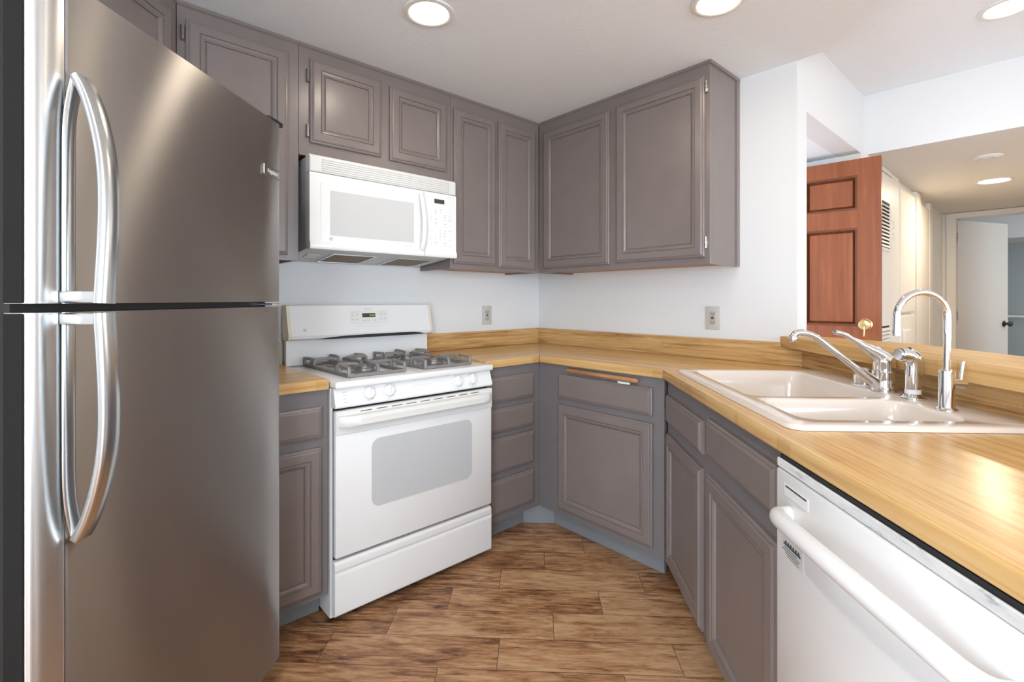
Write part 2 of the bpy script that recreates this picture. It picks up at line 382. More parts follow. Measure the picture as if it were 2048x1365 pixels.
# ceilings: low kitchen ceiling ends on the peninsula line, the dining ceiling is higher, the hall lower
k0 = tl2(2.170, 1.257); k1 = tl2(-0.6, 1.257); k2 = tl2(-0.6, -1.72)
bm = B(); prism(bm, [(0, 0.0), (0, k0[1]), k1, k2, tl2(1.74, -1.72), (-2.30, 0.06), (0, 0.06)], CEIL, CEIL + 0.30)
struct('ceiling_kitchen', bm, M['ceiling'])
bm = B(); box(bm, -4.4, 1.165, -5.32, -1.55, CEIL_HI, CEIL_HI + 0.1); box(bm, 1.165, 3.32, -5.32, -2.80, CEIL_HI, CEIL_HI + 0.1)
struct('ceiling_dining', bm, M['ceiling'])
bm = B(); box(bm, 1.165, 4.35, -2.80, -1.628, HALL, HALL + 0.5); struct('ceiling_hall', bm, M['hallceil'])
# beam over the hall mouth
bm = B(); box(bm, 1.145, 1.165, -3.6, -1.628, HALL, CEIL_HI + 0.05); box(bm, 1.165, 3.32, -2.92, -2.80, HALL, CEIL_HI + 0.05); struct('trim_1', bm, M['wall'], 'white boxed beam where the hall ceiling drops')
# header over the entry opening
bm = B(); box(bm, 0.125, 1.165, -1.628, -1.508, HALL - 0.0, WZ); struct('wall_entry_header', bm, M['wall'])
# hall walls
bm = B(); box(bm, 1.08, 4.35, -1.628, -1.508, 0, HALL); struct('wall_hall_left', bm, M['hallwhite'])
bm = B(); box(bm, 1.6, 4.35, -2.92, -2.80, 0, HALL); struct('wall_hall_right', bm, M['hallwhite'])
bm = B(); box(bm, 4.23, 4.35, -1.735, -1.628, 0, HALL); box(bm, 4.23, 4.35, -2.80, -2.56, 0, HALL); box(bm, 4.23, 4.35, -2.56, -1.735, 2.03, HALL)
struct('wall_hall_end', bm, M['hallwhite'])
# entry vestibule behind the header
bm = B(); box(bm, 1.08, 1.20, -1.508, -0.78, 0, WZ); struct('wall_entry_right', bm, M['wall'])
bm = B(); box(bm, 0.125, 0.14, -0.90, -0.78, 0, WZ); box(bm, 0.945, 1.08, -0.90, -0.78, 0, WZ); box(bm, 0.14, 0.945, -0.90, -0.78, 2.06, WZ); struct('wall_entry_front', bm, M['wall'])
bm = B(); box(bm, 0.125, 1.08, -1.508, -0.90, 2.086, 2.2); struct('ceiling_entry', bm, M['ceiling'])
bm = B(); box(bm, 0.126, 2.2, -0.779, 2.5, 0.0005, 0.012); o = struct('added_porch_slab', bm, M['porch'], 'unseen porch slab added to bounce sky light into the entry')  # unseen slab added to bounce sky light up onto the entry ceiling
# far room seen through the open hall door
bm = B(); box(bm, 4.35, 6.6, -1.628, -1.50, 0, WZ); box(bm, 6.5, 6.6, -4.0, -1.628, 0, WZ); box(bm, 4.35, 6.6, -4.1, -4.0, 0, WZ); struct('wall_far_room', bm, M['bluewall'])
bm = B(); box(bm, 4.35, 6.6, -4.0, -1.628, 2.40, 2.5); struct('ceiling_far_room', bm, M['ceiling'])
bm = B(); box(bm, 5.70, 6.5, -4.0, -1.628, 1.93, 2.40); struct('trim_2', bm, M['wall'], 'white soffit in the far room')
# half wall that carries the raised bar
bm = B(); prism(bm, [tl2(-0.40, 1.19), tl2(2.225, 1.19), tl2(2.262, 1.169), tl2(2.30, 1.215), tl2(2.16, 1.345), tl2(-0.40, 1.345)], 0, 0.996); struct('wall_peninsula', bm, M['wall'])

# hall trim and closet doors on the left hall wall
def door_panel_struct(name, x0, x1, z0, z1, label):
    bm = B(); panel_door(bm, x0, x1, z0, z1, -1.629, -1.655, [(0, 0.8), (0.005, 1.0)])
    return struct(name, bm, M['hallwhite'], label)
d1 = door_panel_struct('door_2', 1.20, 1.775, 0.02, 2.045, 'white louvered closet door just right of the orange door')
def louver(z0, z1, name):
    bm = B()
    for (a_, b2, c_, d_) in ((1.27, 1.685, z0, z0 + 0.02), (1.27, 1.685, z1 - 0.02, z1), (1.27, 1.29, z0 + 0.0201, z1 - 0.0201), (1.665, 1.685, z0 + 0.0201, z1 - 0.0201)):
        box(bm, a_, b2, -1.664, -1.655, c_, d_)
    fr = obj(name, bm, M['hallwhite'], d1, 0)
    bm = B(); box(bm, 1.29, 1.665, -1.657, -1.6555, z0 + 0.02, z1 - 0.02); obj('louver_gap', bm, M['shadow'], fr, 0)
    bm = B(); n = int((z1 - z0 - 0.04) / 0.024)
    for i in range(n):
        zc = z0 + 0.032 + i * 0.024
        rings(bm, [[(x, -1.657, zc + 0.010), (x, -1.668, zc - 0.006), (x, -1.666, zc - 0.009), (x, -1.657, zc + 0.006)] for x in (1.29, 1.665)])
    obj('louver_slats', bm, M['hallwhite'], fr, 0)
louver(1.53, 1.87, 'louver_vent'); louver(0.72, 1.06, 'louver_vent')
bm = B()
for z in (1.62, 1.70): box(bm, 1.777, 1.80, -1.664, -1.640, z, z + 0.05)
obj('hinge', bm, M['hallwhite'], d1, 0)
bm = B(); box(bm, 1.80, 2.02, -1.650, -1.6285, 0, 2.08); box(bm, 1.14, 1.80, -1.650, -1.6285, 2.055, 2.083); struct('trim_3', bm, M['hallwhite'])
door_panel_struct('door_3', 2.06, 2.60, 1.115, 2.03, 'white tall hall cabinet door beside the louvered door')
bm = B(); panel_door(bm, 2.06, 2.60, 0.02, 1.095, -1.629, -1.655, [(0, 0.8), (0.005, 1.0)]); dl = struct('door_4', bm, M['hallwhite'], 'white lower hall cabinet door below the tall one')
bm = B(); box(bm, 2.10, 2.34, -1.675, -1.655, 0.5, 0.985, 0.004); obj('door_plate', bm, M['hallwhite'], dl, 0)
bm = B(); box(bm, 2.62, 2.80, -1.662, -1.6285, 0, 2.08); struct('trim_4', bm, M['hallwhite'])
door_panel_struct('door_5', 2.84, 3.26, 0.02, 2.01, 'plain white door near the end of the hall')
bm = B(); box(bm, 3.30, 3.42, -1.655, -1.6285, 0, 2.08); struct('trim_5', bm, M['hallwhite'])
bm = B(); box(bm, 4.205, 4.2295, -1.735, -1.665, 0, 2.0299); box(bm, 4.205, 4.2295, -2.63, -1.665, 2.03, 2.08); box(bm, 4.205, 4.2295, -2.63, -2.56, 0, 2.0299); struct('trim_6', bm, M['hallwhite'])
# open hall door leaf
FD = frame(4.30, -1.745, math.degrees(math.atan2(-0.34, 0.77))); ROT[id(FD)] = math.degrees(math.atan2(-0.34, 0.77))
hd = thing('door_6', 'plain white hall door standing ajar at the end of the hall', 'door', FD, (0, 0, 0)); hd['kind'] = 'structure'
bm = B(); box(bm, 0.0, 0.80, 0.0, 0.035, 0.01, 2.02); obj('leaf', bm, M['warmlit'], hd, 0)
bm = B(); lathe(bm, [(0.032, 0), (0.032, 0.006), (0.012, 0.012), (0.012, 0.03), (0.026, 0.042), (0.030, 0.055), (0.022, 0.066), (0, 0.068)], 20, (0.735, 0.0, 0.955), (0, -1, 0)); obj('door_knob', bm, M['bronze'], hd, 40)
bm = B()
for z in (0.25, 1.0, 1.80): box(bm, -0.012, 0.0, -0.004, 0.03, z, z + 0.09)
obj('hinge', bm, M['chromedk'], hd, 0)
# rail in the far room
t_ = thing('towel_rail', 'thin white rail on the blue gray wall of the far room', 'rail', FS, (6.2, -2.6, 1.0))
bm = B(); tube(bm, [(6.4, -3.9, 1.0), (6.4, -1.64, 1.0)], 0.014, 10); obj('bar', bm, M['white'], t_)
for y in (-3.6, -1.75):
    bm = B(); tube(bm, [(6.4, y, 1.0), (6.5, y, 1.0)], 0.012, 8); obj('bracket', bm, M['white'], t_)

# entry door, open, seen past the pillar
ang = math.degrees(math.atan2(-0.885, 0.085)); FE = frame(0.930, -0.870, ang); ROT[id(FE)] = ang
ed = thing('door_1', 'orange stained panelled wooden entry door standing open behind the bar', 'door', FE, (0, 0, 0)); ed['kind'] = 'structure'
LW = 0.875
bm = B()
# frame members then recessed moulded panels, front (-y side in frame) faces the kitchen
YF, YB = -0.022, 0.022
cols = [(0.115, 0.385), (0.495, LW - 0.110)]; rows = [(0.22, 0.86), (1.055, 1.63), (1.735, 1.937)]
xs = [0, cols[0][0], cols[0][1], cols[1][0], cols[1][1], LW]; zs = [0.012, rows[0][0], rows[0][1], rows[1][0], rows[1][1], rows[2][0], rows[2][1], 2.03]
for i in range(5):
    for j in range(7):
        if i % 2 == 1 and j % 2 == 1: continue
        box(bm, xs[i], xs[i+1], YF, YB, zs[j], zs[j+1])
bmesh.ops.remove_doubles(bm, verts=bm.verts, dist=1e-5)
obj('stiles_and_rails', bm, M['orange'], ed, 0)
for (x0, x1) in cols:
    for (z0, z1) in rows:
        bm = B(); panel_door(bm, x0, x1, z0, z1, 0.010, -0.010, [(0, 0.1), (0.016, 0.25), (0.026, 0.95), (0.03, 1.0)])
        pn = obj('panel', bm, M['orange'], ed, 0)
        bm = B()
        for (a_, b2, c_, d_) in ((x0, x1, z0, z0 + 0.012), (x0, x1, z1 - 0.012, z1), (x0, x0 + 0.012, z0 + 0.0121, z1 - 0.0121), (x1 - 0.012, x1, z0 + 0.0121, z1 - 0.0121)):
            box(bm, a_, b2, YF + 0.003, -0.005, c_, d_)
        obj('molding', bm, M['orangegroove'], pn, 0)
kx = LW - 0.072
bm = B(); lathe(bm, [(0.034, 0), (0.034, 0.005), (0.026, 0.009), (0.013, 0.012), (0.012, 0.028), (0.026, 0.038), (0.031, 0.052), (0.028, 0.060), (0.018, 0.063), (0, 0.0635)], 24, (kx, YF, 1.068), (0, -1, 0)); kb = obj('door_knob', bm, M['brass'], ed, 40)
bm = B(); tube(bm, [(kx, YF - 0.066, 1.058), (kx + 0.002, YF - 0.068, 1.033), (kx, YF - 0.066, 1.003)], 0.0035, 8); lathe(bm, [(0.008, 0), (0.008, 0.003), (0, 0.003)], 12, (kx, YF - 0.063, 1.068), (0, -1, 0)); obj('key', bm, M['brass'], kb)

# ================================================================== COUNTERTOPS
CT, CB = 0.914, 0.876
def bevel_front(bm, test, off=0.007):
    e = [e for e in bm.edges if all(test(v.co) for v in e.verts)]
    if e: bmesh.ops.bevel(bm, geom=e, offset=off, segments=4, profile=0.5, affect='EDGES')
top = thing('countertop', 'long butcher block countertop running from the stove round to the sink', 'countertop', FS, (0, 0, CB))
CD = 0.562
e1 = 0.001
# wall run beside the stove (grain along x)
bm = B(); prism(bm, [(-0.928, -0.001), (-0.001, -0.001), (-CD, -CD), (-0.928, -CD)], CB, CT)
bevel_front(bm, lambda v: abs(v.y + CD) < 1e-4); obj('worktop_section', bm, M['wood'], top, 50)
# right wall run, drawn in its own frame so the grain follows it
ci = tl2(2.102, 0.53)
def local_child(fr, deg, name, bm, m, parent, smooth=50):
    """mesh given in frame fr, parented to a thing whose frame is S at base"""
    bmesh.ops.recalc_face_normals(bm, faces=bm.faces)
    me = bpy.data.meshes.new(name); bm.to_mesh(me); bm.free(); me.materials.append(m)
    for p in me.polygons: p.use_smooth = True
    me.set_sharp_from_angle(angle=R(smooth))
    o = bpy.data.objects.new(name, me); COL.objects.link(o); o.parent = parent
    root = parent
    mw = Matrix.Translation(root.location) @ root.rotation_euler.to_matrix().to_4x4()
    loc = mw.inverted() @ fr
    o.location = loc.to_translation(); o.rotation_euler = loc.to_euler()
    return o
IR = FR.inverted(); IP = FP.inverted()
def toR(p): v = IR @ Vector((p[0], p[1], 0)); return (v.x, v.y)
pts = [(-0.001, -0.001), (-0.001, tl2(2.2555, 1.17)[1]), tl2(2.2545, 1.169), tl2(2.103, 1.169), tl2(2.103, 0.53), (-CD, -CD)]
bm = B(); prism(bm, [toR(p) for p in pts], CB, CT)
bevel_front(bm, lambda v: abs(v.y + CD) < 1.5e-3); local_child(FR, -90, 'worktop_section', bm, M['wood'], top)
# peninsula with a cut-out for the sink: frame P has x = -t, y = L
ST0, ST1, SL0, SL1 = 1.140, 2.055, 0.578, 1.162
hole = rrect(-ST1 + 0.012, -ST0 - 0.012, SL0 + 0.012, SL1 - 0.012, 0.03, 3)
outer = [(-2.102, 0.53), (0.40, 0.53), (0.40, 1.169), (-2.102, 1.169)]
bm = B()
def loop(bm, pts, z):
    v = [bm.verts.new((x, y, z)) for x, y in pts]
    return v, [bm.edges.new((v[i], v[(i+1) % len(v)])) for i in range(len(v))]
for z in (CT, CB):
    vo, eo = loop(bm, outer, z); vh, eh = loop(bm, hole, z)
    bmesh.ops.triangle_fill(bm, edges=eo + eh, use_beauty=True)
    if z == CT: to, th = vo, vh
    else: bo, bh = vo, vh
for a_, b2 in ((to, bo), (th, bh)):
    for i in range(len(a_)):
        j = (i + 1) % len(a_); bm.faces.new((a_[i], a_[j], b2[j], b2[i]))
bmesh.ops.recalc_face_normals(bm, faces=bm.faces)
bevel_front(bm, lambda v: abs(v.y - 0.53) < 1e-4); local_child(FP, -135, 'worktop_section', bm, M['wood'], top)
# backsplash strips
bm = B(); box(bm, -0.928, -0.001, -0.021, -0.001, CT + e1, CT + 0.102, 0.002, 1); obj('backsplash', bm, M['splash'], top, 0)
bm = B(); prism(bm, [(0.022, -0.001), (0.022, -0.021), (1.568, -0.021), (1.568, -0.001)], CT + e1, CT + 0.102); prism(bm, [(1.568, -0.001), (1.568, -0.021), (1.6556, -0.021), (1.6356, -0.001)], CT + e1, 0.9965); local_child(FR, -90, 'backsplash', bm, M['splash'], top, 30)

lt = thing('countertop', 'short butcher block countertop between the refrigerator and the stove', 'countertop', FS, (-1.85, -0.3, CB))
bm = B(); prism(bm, [(-2.09, -0.001), (-1.700, -0.001), (-1.700, -0.590), (-2.045, -0.590), (-2.09, -0.545)], CB, CT)
bevel_front(bm, lambda v: abs(v.y + 0.590) < 1e-4); obj('worktop_section', bm, M['wood'], lt, 50)
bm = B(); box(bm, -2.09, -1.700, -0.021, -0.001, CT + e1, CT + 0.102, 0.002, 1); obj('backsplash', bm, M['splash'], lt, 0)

# raised bar on the half wall
pts = [(0.40, 1.115), (-2.305, 1.115), (-2.2615, 1.1600), (-2.345, 1.2460), (-1.93, 1.425), (0.40, 1.435)]
bm = B(); prism(bm, pts, 0.9975, 1.045); bevel_front(bm, lambda v: v.z > 1.04, 0.005); bar = obj('bar_counter', bm, M['ledge'], None, 50)
bar.matrix_world = FP; bar['label'] = 'raised wooden bar ledge running behind the sink on the half wall'; bar['category'] = 'bar counter'
bm = B(); prism(bm, [(-2.2240, 1.172), (0.40, 1.172), (0.40, 1.1885), (-2.205, 1.1885)], CT + 0.0015, 0.9965); rz = obj('bar_riser_panel', bm, M['splash'], None, 0)
rz.matrix_world = FP; rz['label'] = 'wood faced riser panel between the sink and the raised bar ledge'; rz['category'] = 'panel'

# ================================================================== CABINETS
UB = 1.372; UD = 0.297; DT = 0.019
def face_box(bm, x0, x1, yf, yb, z0, z1): box(bm, x0, x1, yf, yb, z0, z1)
def hinge(x, y, z, parent):
    bm = B(); box(bm, x - 0.006, x + 0.006, y - 0.010, y, z - 0.028, z + 0.028, 0.002, 1)
    for dz in (-0.018, 0.0, 0.018): tube(bm, [(x, y - 0.010, z + dz - 0.008), (x, y - 0.010, z + dz + 0.008)], 0.0055, 8)
    return obj('hinge', bm, M['chromedk'], parent)
def upper(label, fr, x0, x1, z0, depth, doors, back=0.002, hinges=(), panels=True):
    c = thing('wall_cabinet', label, 'cabinet', fr, ((x0 + x1) / 2, -back, z0))
    bm = B(); box(bm, x0, x1, -depth + 0.019, -back, z0 + 0.014, CEIL - 0.001); box(bm, x0, x0 + 0.016, -depth + 0.019, -back, z0, z0 + 0.014); box(bm, x1 - 0.016, x1, -depth + 0.019, -back, z0, z0 + 0.014)
    obj('carcass', bm, M['cab'], c, 0)
    bm = B(); box(bm, x0, x1, -depth, -depth + 0.0188, z0, CEIL - 0.001, 0.0012, 1); obj('face_frame', bm, M['cab'], c, 0)
    bm = B(); box(bm, x0 + 0.017, x1 - 0.017, -depth + 0.0195, -back, z0 + 0.010, z0 + 0.0135); obj('bottom_panel', bm, M['raw'], c, 0)
    bm = B(); prism_x(bm, [(-depth - 0.0005, CEIL - 0.017), (-depth - 0.007, CEIL - 0.012), (-depth - 0.007, CEIL - 0.0015), (-depth - 0.0005, CEIL - 0.0015)], x0, x1); obj('top_trim', bm, M['cab'], c, 0)
    out = []
    for (a, b, c0, c1) in doors:
        bm = B(); panel_door(bm, a, b, c0, c1, -depth - 0.0006, -depth - DT, DOOR); out.append(obj('door', bm, M['cab'], c, 0))
    for (k, hx, hz) in hinges: hinge(hx, -depth, hz, out[k])
    return c
upper('tall gray wall cabinet left of the microwave', FS, -2.1340, -1.7125, UB, UD, [(-2.108, -1.757, 1.393, 2.222)], hinges=[(0, -2.117, 2.170), (0, -2.117, 1.46)])
upper('short gray two-door wall cabinet above the microwave', FS, -1.7115, -0.9505, 1.815, UD, [(-1.668, -1.345, 1.872, 2.225), (-1.300, -0.978, 1.867, 2.216)], hinges=[(0, -1.677, 2.15), (0, -1.677, 1.92)])
upper('gray two-door wall cabinet right of the microwave ending in the corner', FS, -0.9495, -0.2980, UB, UD, [(-0.933, -0.648, 1.400, 2.213), (-0.628, -0.338, 1.392, 2.213)])
upper('wide gray two-door wall cabinet on the right wall above the outlet', FR, 0.2985, 1.370, UB, UD, [(0.343, 0.827, 1.398, 2.212), (0.869, 1.348, 1.403, 2.216)], hinges=[(1, 1.357, 2.166), (1, 1.355, 1.467)])
for o in list(COL.objects):
    if o.name.startswith('wall_cabinet') and 'right wall' in o.get('label', ''):
        bm = B(); box(bm, 1.3702, 1.376, -0.034, -0.003, UB, CEIL - 0.002); box(bm, 1.3702, 1.378, -UD - 0.007, -0.003, CEIL - 0.017, CEIL - 0.002); obj('scribe_trim', bm, M['cab'], o, 0)
upper('gray wall cabinet above the refrigerator', FF, 0.72, 1.6888, 1.80, -1.283, [(0.745, 1.185, 1.835, 2.222), (1.205, 1.655, 1.835, 2.222)], back=-1.597)

def toe(bm, x0, x1, yf, z=0.1): box(bm, x0, x1, yf, yf + 0.018, 0.0005, z)
def base_cab(label, fr, x0, x1, yface, doors, drawers, toe_y, toe_x=None, tz=0.102, extra=None, depth=0.45):
    c = thing('base_cabinet', label, 'cabinet', fr, ((x0 + x1) / 2, yface + 0.06, 0.0))
    bm = B(); box(bm, x0, x1, yface, yface + 0.019, tz, CB - 0.0015); obj('face_frame', bm, M['cabbase'], c, 0)
    bm = B(); box(bm, x0 + 0.001, x1 - 0.001, yface + 0.0195, yface + depth, tz, tz + 0.018); obj('cabinet_floor', bm, M['cab'], c, 0)
    tx = toe_x or (x0, x1)
    bm = B(); toe(bm, tx[0], tx[1], toe_y, tz - 0.001); obj('toe_kick', bm, M['toe'], c, 0)
    ds = []
    for (a, b, c0, c1) in doors:
        bm = B(); panel_door(bm, a, b, c0, c1, yface - 0.0006, yface - DT, DOOR); ds.append(obj('door', bm, M['cab'], c, 0))
    for (a, b, c0, c1) in drawers:
        bm = B(); panel_door(bm, a, b, c0, c1, yface - 0.0006, yface - DT, DRAWER); obj('drawer', bm, M['cab'], c, 0)
    return c, ds
FB = 0.537
base_cab('narrow gray base cabinet between the refrigerator and the stove', FS, -2.06, -1.697, -0.567, [(-2.045, -1.724, 0.122, 0.664)], [(-2.045, -1.722, 0.700, 0.815)], -0.478, depth=0.40)
base_cab('gray four-drawer base cabinet right of the stove', FS, -0.926, -FB - 0.0005, -FB, [], [(-0.915, -0.588, 0.699, 0.826), (-0.915, -0.588, 0.549, 0.668), (-0.915, -0.588, 0.350, 0.521), (-0.915, -0.588, 0.143, 0.316)], -0.465, (-0.926, -0.590), depth=0.5)
c3, _ = base_cab('wide gray base cabinet with one door below the right counter', FR, FB + 0.0005, 1.286, -FB, [(0.680, 1.233, 0.134, 0.673)], [(0.680, 1.232, 0.705, 0.828)], -0.470, (0.585, 1.245), depth=0.30)
bm = B(); prism(bm, [(0.4665, -0.590), (0.585, -0.4702), (0.585, -0.4522), (0.4665, -0.572)], 0.0005, 0.101); obj('corner_toe_kick', bm, M['toe'], c3, 0)
# sink base: frame P x = -t
c4, dd = base_cab('gray sink base cabinet with two doors and two false drawers', FP, -2.108, -1.118, 0.556, [(-2.088, -1.655, 0.110, 0.650), (-1.592, -1.142, 0.110, 0.654)], [(-2.088, -1.648, 0.700, 0.812), (-1.592, -1.142, 0.712, 0.832)], 0.624, (-2.06, -1.118), depth=0.25)
hinge(-1.131, 0.556, 0.59, dd[1])
base_cab('gray base cabinet on the near side of the dishwasher', FP, -0.505, 0.39, 0.556, [(-0.490, -0.06, 0.115, 0.66), (-0.045, 0.375, 0.115, 0.66)], [(-0.490, -0.06, 0.70, 0.83), (-0.045, 0.375, 0.70, 0.83)], 0.624, depth=0.5)

# pull-out cutting board under the right counter
cb = thing('cutting_board', 'pull-out wooden cutting board under the right counter edge', 'cutting board', FR, (0.95, -0.53, 0.85))
bm = B(); tube(bm, [(0.742, -0.5492, 0.853), (0.750, -0.5492, 0.853), (1.156, -0.5492, 0.849), (1.164, -0.5492, 0.849)], [0.006, 0.0120, 0.0120, 0.006], 12); obj('handle_edge', bm, M['board'], cb)
bm = B(); box(bm, 1.06, 1.125, -0.5565, -0.5545, 0.829, 0.838); obj('paper_scrap', bm, M['paper'], cb, 0)

# ================================================================== SINK AND FAUCETS
sk = thing('sink', 'biscuit ceramic double bowl drop-in sink in the peninsula counter', 'sink', FP, (-1.6, 0.83, CT))
ZT = 0.926
def sink():
    bm = B()
    def ol(off, z, r): return [(x, y, z) for x, y in rrect(-ST1 + off, -ST0 - off, SL0 + off, SL1 - off, max(r - off, 0.005), 6)]
    outer_ = rings(bm, [ol(-0.002, CT + 0.0008, 0.035), ol(0.0, CT + 0.006, 0.035), ol(0.004, ZT - 0.002, 0.035), ol(0.010, ZT, 0.035)], False, False)[-1]
    eo = [e for e in bm.edges if all(v in outer_ for v in e.verts)]
    eh = []
    for (t0, t1, l0, l1, dz) in ((1.195, 1.445, 0.632, 1.028, 0.0), (1.480, 2.010, 0.628, 1.040, 0.0)):
        def hl(off, z, r, n=6): return [(x, y, z) for x, y in rrect(-t1 + off, -t0 - off, l0 + off, l1 - off, r, n)]
        vs = rings(bm, [hl(0, ZT, 0.05), hl(0.003, ZT - 0.002, 0.05), hl(0.007, ZT - 0.008, 0.048), hl(0.014, ZT - 0.06, 0.046), hl(0.022, ZT - 0.155, 0.044), hl(0.032, ZT - 0.175, 0.04), hl(0.055, ZT - 0.185, 0.03)], False, True)
        s = set(vs[0]); eh += [e for e in bm.edges if e.verts[0] in s and e.verts[1] in s]
    bmesh.ops.triangle_fill(bm, edges=list(set(eo + eh)), use_beauty=True)
    return bm
obj('basin', sink(), M['sink'], sk, 35)
for tt in (1.325, 1.75):
    bm = B(); lathe(bm, [(0.045, 0), (0.045, 0.003), (0.036, 0.004), (0.03, 0.001), (0, 0.0005)], 24, (-tt, 0.84, ZT - 0.1845)); obj('drain', bm, M['chrome'], sk)

FZ = ZT + 0.0005
# handy offsets measured across the kitchen axis: du to the right, dd away from the viewer's end of the room
def PV(t, L, du, z, dd_=0.0):
    ca, sa = math.cos(R(2.84)), math.sin(R(2.84))
    return (-(t + du * sa + dd_ * ca), L + du * ca - dd_ * sa, z)
# main single-lever faucet
mt, ml = 1.582, 1.080
mf = thing('kitchen_faucet', 'chrome single-lever kitchen faucet with long low spout on the sink deck', 'faucet', FP, (-mt, ml, FZ))
bm = B(); lathe(bm, [(0.0335, 0), (0.0335, 0.012), (0.0315, 0.030), (0.0315, 0.056), (0.032, 0.058), (0.032, 0.062), (0.030, 0.064), (0.030, 0.090), (0.0305, 0.092), (0.028, 0.107), (0.018, 0.117), (0, 0.120)], 32, (-mt, ml, FZ)); obj('body', bm, M['chrome'], mf)
sp = spline([PV(mt, ml, -0.018, 0.950), PV(mt, ml, -0.058, 0.976), PV(mt, ml, -0.110, 1.015), PV(mt, ml, -0.173, 1.064), PV(mt, ml, -0.216, 1.096), PV(mt, ml, -0.252, 1.108), PV(mt, ml, -0.273, 1.106), PV(mt, ml, -0.282, 1.095)], 8)
rs = [0.020 - 0.0095 * min(1, i / 14) for i in range(len(sp))]
bm = B(); tube(bm, sp, rs, 16); spo = obj('spout', bm, M['chrome'], mf)
bm = B(); lathe(bm, [(0.0115, 0), (0.0128, 0.003), (0.0128, 0.017), (0.010, 0.021), (0, 0.021)], 20, PV(mt, ml, -0.282, 1.080)); obj('aerator', bm, M['chrome'], spo)
hv = spline([PV(mt, ml, 0.002, 1.021), PV(mt, ml, -0.019, 1.041), PV(mt, ml, -0.050, 1.058), PV(mt, ml, -0.088, 1.082), PV(mt, ml, -0.125, 1.103), PV(mt, ml, -0.156, 1.111)], 8)
n = len(hv); rs = [(0.028 - 0.0205 * min(1, (i / (n * 0.62))), 0.028 - 0.0175 * min(1, (i / (n * 0.62)))) for i in range(n)]; rs[-1] = (0.004, 0.006)
bm = B(); tube(bm, hv, rs, 18); obj('lever_handle', bm, M['chrome'], mf)
# air gap
at, al = 1.689, 1.088
ag = thing('air_gap_cap', 'short chrome air gap cap with white base left of the main faucet', 'air gap', FP, (-at, al, FZ))
bm = B(); lathe(bm, [(0.029, 0.006), (0.029, 0.038), (0.028, 0.050), (0.023, 0.057), (0.012, 0.060), (0, 0.0605)], 28, (-at, al, FZ)); obj('cap', bm, M['chrome'], ag)
bm = B(); lathe(bm, [(0.033, 0), (0.033, 0.005), (0, 0.0055)], 28, (-at, al, FZ)); obj('base_ring', bm, M['white'], ag)
# side sprayer
st_, sl_ = 1.473, 1.086
ss = thing('side_sprayer', 'chrome pull-out side sprayer standing right of the main faucet', 'sprayer', FP, (-st_, sl_, FZ))
bm = B(); lathe(bm, [(0.032, 0), (0.032, 0.004), (0.025, 0.008), (0.021, 0.012), (0, 0.0125)], 28, (-st_, sl_, FZ)); obj('flange', bm, M['chrome'], ss)
bm = B(); lathe(bm, [(0.0195, 0.013), (0.0195, 0.026), (0, 0.0262)], 24, (-st_, sl_, FZ)); obj('collar', bm, M['white'], ss)
wp = spline([PV(st_, sl_, 0.0, 0.953), PV(st_, sl_, 0.0, 0.993), PV(st_, sl_, 0.0, 1.029), PV(st_, sl_, -0.008, 1.046), PV(st_, sl_, -0.022, 1.052), PV(st_, sl_, -0.036, 1.053)], 7)
bm = B(); tube(bm, wp, [0.0180 + 0.0012 * min(1, i / 20) for i in range(len(wp))], 18); wd = obj('wand', bm, M['chrome'], ss)
bm = B(); tube(bm, [PV(st_, sl_, -0.0365, 1.053), PV(st_, sl_, -0.044, 1.053)], 0.0165, 16); obj('spray_head', bm, M['handle'], wd)
bm = B(); tube(bm, spline([PV(st_, sl_, 0.0180, 0.99), PV(st_, sl_, 0.0215, 1.02), PV(st_, sl_, 0.017, 1.052), PV(st_, sl_, -0.010, 1.070)], 6), (0.004, 0.009), 10); obj('trigger', bm, M['chrome'], wd)
# filtered water faucet with gooseneck
ft, fl = 1.316, 1.054
ff = thing('filter_faucet', 'tall chrome gooseneck filtered water faucet with small side lever', 'faucet', FP, (-ft, fl, FZ))
bm = B(); lathe(bm, [(0.024, 0), (0.024, 0.003), (0.019, 0.006), (0.0168, 0.009), (0.0168, 0.096), (0.0158, 0.102), (0.0105, 0.104), (0, 0.1045)], 28, (-ft, fl, FZ)); obj('body', bm, M['chrome'], ff)
gp = [PV(ft, fl, 0.0, 1.028), PV(ft, fl, 0.001, 1.08), PV(ft, fl, 0.001, 1.13)]
for k in range(0, 13):
    a_ = math.pi * k / 12; gp.append(PV(ft, fl, -0.064 + 0.065 * math.cos(a_), 1.164 + 0.066 * math.sin(a_)))
gp.append(PV(ft, fl, -0.130, 1.138)); gp.append(PV(ft, fl, -0.130, 1.121))
bm = B(); tube(bm, spline(gp, 4), 0.0082, 14); nk = obj('gooseneck', bm, M['chrome'], ff)
bm = B(); lathe(bm, [(0.0094, 0), (0.0094, 0.014), (0, 0.0141)], 16, PV(ft, fl, -0.130, 1.1185)); obj('aerator', bm, M['chrome'], nk)
bm = B(); tube(bm, [PV(ft, fl, 0.012, 0.997), PV(ft, fl, 0.043, 0.993)], 0.0128, 16); lv = obj('valve', bm, M['chrome'], ff)
bm = B(); tube(bm, spline([PV(ft, fl, 0.036, 0.997), PV(ft, fl, 0.039, 1.02), PV(ft, fl, 0.044, 1.052)], 6), 0.0052, 10); obj('lever', bm, M['chrome'], lv)

